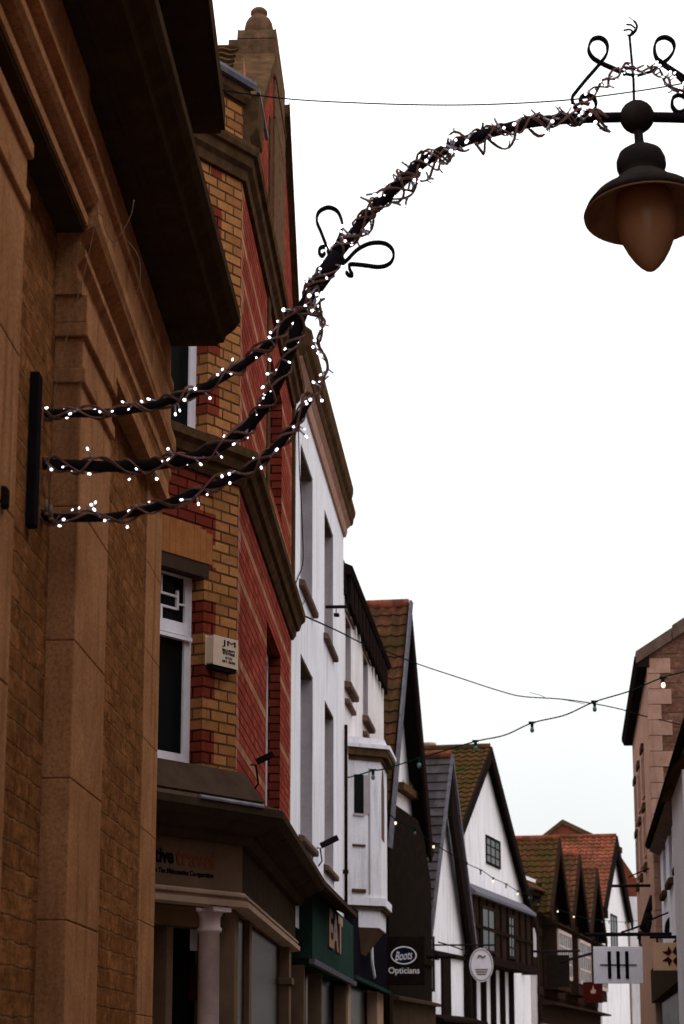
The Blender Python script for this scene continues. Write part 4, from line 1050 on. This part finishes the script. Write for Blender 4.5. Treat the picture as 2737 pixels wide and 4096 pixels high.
for sx in (1, -1):
    for sy in (1, -1):
        q_ = [(.36, 1.0), (.03, .42), (.42, .03), (1.0, .46), (.50, .52)]
        q_ = [(cx + sx * x * sr, cz + sy * y * sr) for x, y in q_]
        if sx * sy < 0: q_ = q_[::-1]
        m.prism(q_, -.006, -.0005)
m.build('emblem', 'ink_brown', t, M)
m = MB(); a = W(650, 937, YT2 + .02); b_ = W(712, 937, YT2 + .02); m.tube([a, b_], .014, 6); 
for px in (657, 684): p = W(px, 937, YT2 + .02); m.tube([p, p + Vector((0, 0, -.07))], .008, 6)
m.build('bracket', 'iron', t, Matrix.Identity(4))
# oval sign
YO = 42.2; c = W(481.4, 965, YO); oM = T(c)
t = thing('oval_sign', 'white oval sign with faint printing hanging below the mossy gabled house', 'sign', oM, 'projecting signs along the street')
ra, rb = (W(493, 965, YO).x - c.x), (W(481, 948.3, YO).z - c.z)
pl = [(ra * math.cos(2 * math.pi * i / 36), rb * math.sin(2 * math.pi * i / 36)) for i in range(36)]
m = MB(); m.prism(pl, 0, .05); m.build('board', 'sign_white', t, oM, bevel=.006)
m = MB(); m.tube([(x * .93, -.004, z * .93) for x, z in pl + pl[:1]], .006, 5); m.tube(smooth_path([(-.07, -.006, rb * .42), (-.03, -.006, rb * .56), (.03, -.006, rb * .46), (.08, -.006, rb * .55)]), .012, 5)
for k, z in enumerate((-.28, -.42, -.56)):
    m.box(-ra * (.55 - .08 * k), ra * (.55 - .08 * k), -.004, 0, rb * z - .012, rb * z + .012)
m.build('printing', 'sill_stone', t, oM)
m = MB(); m.tube([(-.9, .02, rb + .06), (.25, .02, rb + .06)], .016, 6); m.tube([(0, .02, rb + .06), (0, .02, rb - .02)], .01, 6); m.build('bracket', 'iron', t, oM)
# dark square sign over the narrow house and smaller boards
t, M, wd, hg = board('hanging_sign', 55.0, 515.5, 957, 538, 975, 'brown_timber', 'plain dark brown board hanging past the oval sign')
t, M, wd, hg = board('hanging_sign', 52.0, 547, 955, 570, 987, 'brown_render', 'large plain dark board in front of the timber framed windows')
t, M, wd, hg = board('hanging_sign', 45.0, 583, 982, 603, 1003, 'sign_red', 'dark red square board with a pale figure below the white square board')
m = MB(); m.prism([(wd * .4, hg * .45), (wd * .62, hg * .45), (wd * .66, hg * .62), (wd * .56, hg * .66), (wd * .52, hg * .85), (wd * .46, hg * .66), (wd * .36, hg * .56)], -.006, 0); m.build('emblem', 'pale_stone', t, M)
# right hand brackets
YB = 27.5
def bracket(name, pts, r, Y, label, cat='bracket', mat='iron', group='iron brackets on the right side'):
    m = MB()
    for pl in pts: m.tube([W(a, b_, Y) for a, b_ in pl], r, 8)
    return tag(m.build(name, mat), label, cat, group)
bracket('iron_bracket', [[(p.x, p.y) for p in smooth_path([(666.8, 935, 0), (667.5, 925, 0), (671, 918.5, 0), (677, 915.5, 0), (686, 916, 0)], 4)], [(673.6, 909), (673.6, 934)], [(681, 912), (681, 934)]], .03, YB,
        'hooped iron bracket standing above the bar near the right edge')
bracket('floodlight', [[(671.5, 907.5), (681.5, 914)]], .05, YB - .1, 'black tube light perched on the hooped bracket at the right edge', 'floodlight', group='small black floodlights on the fronts')
bracket('flagpole', [[(653.2, 896), (647.5, 913)], [(647.5, 913), (642.5, 930)], [(647.5, 913), (651.5, 921)], [(649, 921), (646.5, 934)]], .045, 31.0, 'slanting dark flagpole bracket fixed to the pinkish stone wall', 'flagpole')
bracket('floodlight', [[(669, 885.5), (672.6, 878.5)]], .05, 27.5, 'short black tube light high on the right white wall', 'floodlight', group='small black floodlights on the fronts')
bracket('iron_bar', [[(420, 957), (456, 956.5)], [(437, 953), (437, 960)]], .035, 40.5, 'dark horizontal iron bar crossing the white wall behind the Opticians sign', 'bar', group='iron bars over the street')
bracket('iron_bar', [[(525, 951.5), (580, 951)]], .03, 55.5, 'thin dark bar crossing in front of the first timber framed window', 'bar', group='iron bars over the street')
bracket('iron_bar', [[(560, 963), (574, 958), (592, 953.5)]], .03, 50, 'thin dark slanting bar in front of the middle timber framed window', 'bar', group='iron bars over the street')
bracket('iron_bar', [[(612, 886), (655, 885.5)]], .02, 31.4, 'thin horizontal bar sticking out from the pinkish stone wall', 'bar', group='iron bars over the street')

# ------------------------------------------------------------------ overhead wires and festoons
def wire(name, keys, r, mat, label, cat='cable', group='overhead wires'):
    return cord(name, [W(a, b_, Y) for a, b_, Y in keys], r, mat, label, cat, group, 8)
wire('overhead_wire', [(205, 86, 11.9), (214, 89, 11.8), (284, 98.5, 11), (360, 103, 10.4), (436, 105, 10), (500, 104, 9.8), (567, 100, 9.6), (620, 93.5, 9.5), (663, 87, 9.4), (700, 80, 9.4)], .0035, 'cable_dark',
     'single sagging wire crossing the sky behind the lamp arm')
wire('overhead_wire', [(300, 614, 21.6), (318, 622, 23), (340, 632, 26), (364, 644, 29), (388, 652, 31), (415, 663, 31.5), (460, 678, 32), (500, 691, 32), (523, 696.5, 32), (560, 699, 31.8), (590, 703, 31.4), (620, 709, 31), (640, 715, 30.6), (662, 720, 29.9), (700, 730, 29)], .009, 'cable_dark',
     'thin wire running from the red brick string course across to the right stone building')
wire('overhead_wire', [(530, 692.5, 32), (541, 695.5, 32), (547, 698, 32), (565, 700, 32), (585, 704, 31.8)], .004, 'cable_dark', 'short stray wire lying along the thin wire in mid sky')
wire('overhead_wire', [(621, 932.5, 28), (640, 926, 28), (655, 918, 28), (674, 910.5, 27.6)], .012, 'cable_dark', 'dark wire slanting up from the bar to the tube light on the right')
wire('overhead_wire', [(629, 877, 33), (640, 872, 32.4), (653, 867, 31.4)], .01, 'cable_dark', 'short wire slanting across the pinkish stone wall')
wire('overhead_wire', [(438, 942, 41), (452, 946, 41), (463, 950, 42)], .012, 'cable_dark', 'short wire crossing the white wall above the iron bar')

def festoon(label, keys, bulbs, mat_c, r, bs, group, lit='green_bulb'):
    P = smooth_path([W(a, b_, Y) for a, b_, Y in keys], 8)
    M0 = T(P[0]); t = thing('festoon', label, 'festoon lights', M0, group)
    m = MB(); m.tube([M0.inverted() @ p for p in P], r, 6); m.build('cable', mat_c, t, M0)
    sk = MB(); sk.lathe([(.024, 0), (.026, -.02), (.022, -.075), (.018, -.08)], (0, 0, .01), 10); sk.box(-.05, .05, -.02, .02, -.004, .022)
    bu = {}
    first = None
    for (px, py, Y, on) in bulbs:
        p = min(P, key=lambda q_: (q_ - W(px, py, Y)).length); p = W(px, py, p.y)
        Mx = T(p) @ Matrix.Scale(bs, 4)
        if first is None:
            first = sk.build('socket', 'cable_green', t, Mx); so_ = first
        else:
            so_ = first.copy(); COL.objects.link(so_); so_.parent = t; so_.matrix_local = M0.inverted() @ Mx; WM[so_.name] = Mx
        key = on
        if key not in bu:
            b = MB(); b.lathe([(.014, -.07), (.026, -.09), (.032, -.115), (.028, -.14), (.014, -.155), (0, -.158)], (0, 0, .01), 12)
            bu[key] = b.build('bulb', 'bulb_warm' if on else 'green_bulb', so_, Mx)
        else:
            b = bu[key].copy(); COL.objects.link(b); b.parent = so_; b.matrix_local = Matrix.Identity(4)
    return t
G2 = 'festoon light strings'
festoon('festoon of clear bulbs rising from the white oriel house across the sky to the right',
        [(339.5, 779.5, 29.2), (360, 774.5, 29.3), (373, 770.5, 29.3), (383, 769.3, 29.3), (409, 761.5, 29.3), (440, 752, 29.2), (475, 741.5, 29), (505, 735, 28.8), (532, 723, 28.6), (565, 715, 28.3), (594, 702, 28), (630, 691, 27.8), (663, 677.5, 27.5), (700, 668, 27)],
        [(373, 770.5, 29.3, 0), (419, 758.5, 29.3, 0), (475.5, 741.5, 29, 0), (532, 723, 28.6, 0), (594.5, 702, 28, 0), (663, 678, 27.5, 1)], 'cable_green', .009, .85, G2)
festoon('long festoon of small lit bulbs running down the street past the gables',
        [(339.5, 779.5, 29.2), (350, 785, 30), (364, 793.5, 31), (375, 801.5, 32), (388, 812.5, 33), (395, 819, 33.7), (415, 830, 35), (433, 843, 36.5), (466, 863, 40), (481, 870, 42), (493, 878, 44), (506, 884, 46), (517.5, 891, 48), (529, 895, 50), (538, 902, 52), (557, 909, 56), (573.5, 914.5, 60), (589, 919, 64), (602, 920, 67), (609, 921, 69), (625, 922, 72), (640, 920, 74)],
        [(350, 785, 30, 1), (375, 801.5, 32, 0), (395.5, 819, 33.7, 1), (415, 829, 35, 0), (433.5, 843, 36.5, 1), (466.4, 863, 40, 0), (480.6, 870, 42, 0), (493, 878, 44, 1), (506, 884, 46, 0), (517.5, 891, 48, 1), (529, 895, 50, 0),
         (538, 902, 52, 0), (557.6, 909, 56, 1), (573.7, 914.5, 60, 1), (589, 919, 64, 0), (602, 920, 67, 0), (609, 921, 69, 0), (625.5, 922, 72, 0)], 'cable_green', .008, .58, G2)

# ================================================================== LAMP ARM
YL = 8.35
lm0 = T(W(36, 465, YL))
la = thing('street_lamp', 'black wall mounted street lamp with arching arms and a brown acorn globe', 'street lamp', lm0)
ID = Matrix.Identity(4)
def L(px, py, dy=0.0): return W(px, py, YL + dy)
m = MB(); pA, pB = L(35, 397), L(33, 545)
m.box(8.02, 8.10, -.035, .01, pB.z, pA.z); m.build('wall_plate', 'iron', la, NF, bevel=.006)
top = smooth_path([L(*p) for p in ((38, 413), (60, 413), (90, 413.5), (130, 410), (165, 402), (200, 390), (235, 370), (262, 350), (285, 325), (305, 300), (318, 281))], 6)
mid = smooth_path([L(*p) for p in ((38, 464), (70, 465), (110, 466.5), (150, 465), (185, 459.5), (215, 449), (243, 431), (264, 407), (280, 378), (291, 348), (301, 318), (312, 292), (325, 270), (345, 245), (368, 215), (395, 188.5), (425, 161), (460, 143), (500, 130), (535, 122), (575, 118.5), (620, 117.3), (637, 117), (684, 118), (720, 121), (760, 126))], 6)
bot = smooth_path([L(*p) for p in ((38, 516), (70, 518), (110, 517), (150, 508.5), (190, 495), (220, 483), (250, 468.5), (275, 448), (295, 424), (312, 394))], 6)
for nm, pth, r in (('top_arm', top, .0155), ('main_arm', mid, .0215), ('bottom_arm', bot, .0155)):
    m = MB(); rr = [r * (1.0 if nm != 'main_arm' else (1.0 if p.x > -.55 else 1.0)) for p in pth]; m.tube(pth, rr, 12); m.build('arm', 'iron', la, ID)
m = MB(); j1, j2 = L(316, 286), L(338, 255)
m.tube([j1, j2], .034, 14); m.tube([L(313, 291), L(316, 286)], .028, 14)
m.build('collar', 'iron', la, ID)
m = MB(); m.ball(L(237, 434.5), .026, 0, 16); m.build('collar', 'iron', la, ID)
ribs = [
    [(330, 256), (326, 245), (321, 232), (316.8, 221), (319, 212), (328, 207.6), (337, 211), (341.5, 220), (342, 228), (339, 238), (333, 250)],
    [(336, 268), (346.5, 260.6), (357, 250), (370, 243.5), (384, 243.3), (392, 249), (393.5, 257), (389, 264), (379, 267), (364, 265.3), (350, 264.5), (350, 270), (352.5, 275), (349, 275.5), (346, 272)],
    [(326, 247), (321, 247.5), (319, 252), (322, 256), (325, 253)],
    [(572, 97), (584, 82), (600, 63.5), (607, 53), (606.5, 43), (600, 38), (592, 40), (588.5, 49), (592, 57), (600, 62.5), (612, 68), (626, 74)],
    [(572, 97), (573, 104), (577.5, 110), (586, 113), (594, 110), (596, 103), (592, 96.5), (585, 95), (580, 99), (583, 104)],
    [(702, 97), (690, 82), (663, 63.5), (656, 57), (654.5, 47), (658, 39.5), (666, 37.5), (673, 42), (674, 50), (669, 58), (661, 64.5)],
    [(661, 63), (672, 71), (688, 86)],
    [(672, 103), (673, 98), (679, 95), (685.5, 98), (687, 105), (683, 111), (677, 112), (672.5, 107), (672, 103)],
]
for pl in ribs:
    m = MB(); m.tube(smooth_path([L(*p) for p in pl], 6), .0080, 4, flat=(0, 1, 0)); m.build('scroll', 'iron', la, ID)
m = MB(); m.tube([L(634, 102), L(633.5, 80), L(631.5, 58), L(629.5, 36)], .0055, 8); m.tube([L(626, 74), L(636, 76), L(650, 72), L(661, 66)], .007, 8)
m.tube(smooth_path([L(629.5, 36), L(634, 32), L(637, 27), L(635, 22), L(629, 17)]), [.006] * 10 + [.005] * 10 + [.002] * 5, 8)
m.tube(smooth_path([L(631, 34), L(632, 31), L(629, 29.5), L(623.5, 30.5)]), .0042, 6)
m.tube(smooth_path([L(634.5, 33), L(631, 35.5), L(627, 35)]), .0038, 6); m.tube(smooth_path([L(635, 28), L(631, 25), L(626, 24.5)]), .004, 6)
m.tube(smooth_path([L(637, 27), L(636, 31), L(633.5, 33.5)]), .004, 6)
m.build('finial', 'iron', la, ID)
# lantern
lc = L(637, 117); ax = Vector((.024, -.17, -1)).normalized()
lm = MB(); lm.ball(lc, .069, 0, 24); lm.build('ball_joint', 'lamp_shell', la, ID)
def sc(px_): return px_ / 252.0
def ts(pr): return [(r_2, t_2 * 1.17) for r_2, t_2 in pr]
m = MB(); m.lathe(ts([(.018, 0), (.018, .100), (.020, .103), (.020, .122), (.034, .127), (.062, .134), (.086, .150), (.097, .175), (.098, .198), (.090, .222), (.080, .234),
                   (.086, .240), (.110, .256), (.134, .279), (.140, .290), (.142, .294)]), lc, 40, 0, ax)
m.build('canopy', 'lamp_shell', la, ID)
m = MB(); m.lathe(ts([(.13, .286), (.142, .293), (.165, .300), (.20, .322), (.225, .350), (.240, .380), (.241, .387), (.236, .385), (.215, .358), (.18, .332), (.12, .313)]), lc, 48, 0, ax); shade = m.build('shade', 'lamp_inside', la, ID)
m = MB(); m.lathe(ts([(.13, .285), (.142, .2915), (.165, .2985), (.20, .3205), (.2265, .349), (.2425, .379), (.2412, .3785), (.13, .287)]), lc, 48, 0, ax); m.build('shade_top', 'lamp_shell', la, ID)
m = MB(); m.lathe(ts([(.105, .312), (.113, .34), (.117, .38), (.1165, .41), (.111, .45), (.100, .487), (.083, .522), (.061, .556), (.040, .580), (.022, .595), (.008, .602), (0, .603)]), lc, 40, 0, ax); m.build('globe', 'globe', la, ID)
m = MB(); hp = L(678, 183); m.box(hp.x - .01, hp.x + .008, hp.y - .01, hp.y + .01, hp.z - .015, hp.z + .012); m.build('catch', 'lamp_shell', la, ID)

# ------------------------------------------------------------------ fairy lights wrapped on the arms
stem = MB(); stem.tube([(0, 0, 0), (0, 0, .006)], .0045, 6); stem.tube([(0, 0, .006), (0, 0, .030)], .0030, 6); stem_me = None
bul = MB(); bul.lathe([(.0018, .026), (.0032, .029), (.0036, .034), (.0026, .038), (0, .039)], (0, 0, 0), 8)
bulbbig = MB(); bulbbig.ball((0, 0, .033), .0048, 0, 10)
protos = {}
GL_ = 'fairy light strings wound on the lamp arms'
def fairy(label, path, r0, turns, nb, amp=.008, strands=3, seed=1, lit=.7, drop=0.0, st=1.0):
    rnd = random.Random(seed); path = [Vector(p) for p in path]
    M0 = T(path[0]); I0 = M0.inverted()
    t = thing('fairy_lights', label, 'fairy lights', M0, GL_)
    cum = [0]
    for i in range(1, len(path)): cum.append(cum[-1] + (path[i] - path[i - 1]).length)
    tot = cum[-1]
    def at(d):
        d = max(0, min(tot, d)); i = 1
        while i < len(cum) - 1 and cum[i] < d: i += 1
        k = (d - cum[i - 1]) / max(1e-6, cum[i] - cum[i - 1]); p = path[i - 1].lerp(path[i], k)
        tg = (path[i] - path[i - 1]).normalized(); u = tg.cross(Vector((0, 1, 0))).normalized(); v = tg.cross(u)
        return p, u, v, tg
    m = MB(); lines = []
    for s_i in range(strands):
        ph = rnd.random() * 6.28; pts = []; n = int(tot / .012)
        f1, f2 = rnd.uniform(5, 9), rnd.uniform(11, 17)
        for i in range(n + 1):
            d = tot * i / n; p, u, v, tg = at(d)
            a = ph + turns * 2 * math.pi * i / n * (1 if s_i % 2 == 0 else -.8) + .9 * math.sin(f1 * d * 2)
            rr = r0 + .006 + amp * max(0, math.sin(f1 * d + ph)) ** 2 + .003 * math.sin(f2 * d * 3)
            q_ = p + (u * math.cos(a) + v * math.sin(a)) * rr; q_.z -= drop * max(0, math.sin(f1 * d * .8 + ph)) ** 3
            pts.append(q_)
        m.tube([I0 @ q_ for q_ in pts], .0040, 6); lines.append(pts)
        # companion strand
        m.tube([I0 @ (q_ + Vector((.003, -.004, .005 * math.sin(i * .35)))) for i, q_ in enumerate(pts)], .0034, 5)
    m.build('cable', 'cable_brown', t, M0)
    for i in range(nb):
        ln_ = lines[rnd.randrange(strands)]; k = min(len(ln_) - 2, int((i + rnd.random()) / nb * (len(ln_) - 1)))
        q_ = ln_[k]; d = Vector((rnd.uniform(-1, 1), rnd.uniform(-.7, .5), rnd.uniform(-1, 1))).normalized()
        rot = d.to_track_quat('Z', 'X').to_matrix().to_4x4(); Mx = T(q_) @ rot @ Matrix.Scale(st * rnd.choice((.6, .8, 1.0, 1.15, 1.25)), 4)
        big = rnd.random() < lit
        if 'stem' not in protos:
            o = stem.build('light_stem', 'stem_plastic', t, Mx); protos['stem'] = o
        else:
            o = protos['stem'].copy(); COL.objects.link(o); o.parent = t; o.matrix_local = I0 @ Mx; WM[o.name] = Mx
        kk = 'big' if big else 'small'
        if kk not in protos:
            b = (bulbbig if big else bul).build('bulb', 'bulb_white', o, Mx); protos[kk] = b
        else:
            b = protos[kk].copy(); COL.objects.link(b); b.parent = o; b.matrix_local = Matrix.Identity(4)
    return t
fairy('fairy lights wound round the topmost of the three arms near the wall', top, .0155, 7, 38, seed=3, lit=.35)
n1 = [i for i, p in enumerate(mid) if p.x > L(301, 318).x][0]
fairy('fairy lights wound round the thick middle arm beside the stone pilaster', mid[:n1], .0215, 6, 42, seed=5, lit=.35)
fairy('fairy lights wound round the lowest of the three arms near the wall', bot, .0155, 6, 36, seed=8, lit=.35)
n2 = [i for i, p in enumerate(mid) if p.x > L(470, 139).x][0]; n3 = [i for i, p in enumerate(mid) if p.x > L(612, 117).x][0]
fairy('dense fairy lights wound round the steep part of the arch above the iron loops', mid[n1:n2], .0215, 6, 90, amp=.026, seed=11, lit=.65, strands=5, drop=.035, st=1.35)
fairy('fairy lights wound round the flat end of the arch before the lantern ball', mid[n2:n3], .021, 4, 46, amp=.024, seed=12, lit=.65, strands=4, drop=.035, st=1.35)
ov = smooth_path([L(*p, -.02) for p in ((578, 107), (590, 97), (602, 84), (615, 73), (630, 67.5), (642, 67), (652, 71), (664, 79), (676, 89), (690, 99))], 6)
fairy('fairy lights looping over the scrollwork above the lantern ball', ov, .004, 5, 46, amp=.012, seed=14, lit=.35, strands=2)
hang = smooth_path([L(*p, -.02) for p in ((322, 300), (320.5, 318), (321, 340), (325, 362), (326, 378), (320, 390), (312, 395))], 6)
fairy('loose hanging loop of fairy lights dropping to the lowest arm against the sky', hang, .002, 3, 24, amp=.012, seed=21, lit=.4, strands=2)
# plug connectors near the wall plate
cn = thing('cable_connector', 'pale plug connectors hanging on cords beside the bracket plate', 'connector', T(L(47, 510)))
m = MB(); I0 = T(L(47, 510)).inverted()
for dx, y0 in ((46, 500), (50.5, 505)):
    a_, b__ = I0 @ L(dx, y0, -.05), I0 @ L(dx + .8, y0 + 13, -.05); m.tube([a_, b__], .008, 8); m.tube([b__, b__ + Vector((0, 0, -.01))], .010, 8)
m.build('plug', 'cord_pale', cn, T(L(47, 510)))
m = MB()
for pl in (((50, 505), (48.5, 480), (48, 465), (52, 450)), ((46, 500), (43, 485), (42, 470)), ((51, 518), (54, 522), (60, 515))):
    m.tube(smooth_path([I0 @ L(a_, b__, -.05) for a_, b__ in pl]), .003, 6)
m.build('cord', 'cable_brown', cn, T(L(47, 510)))
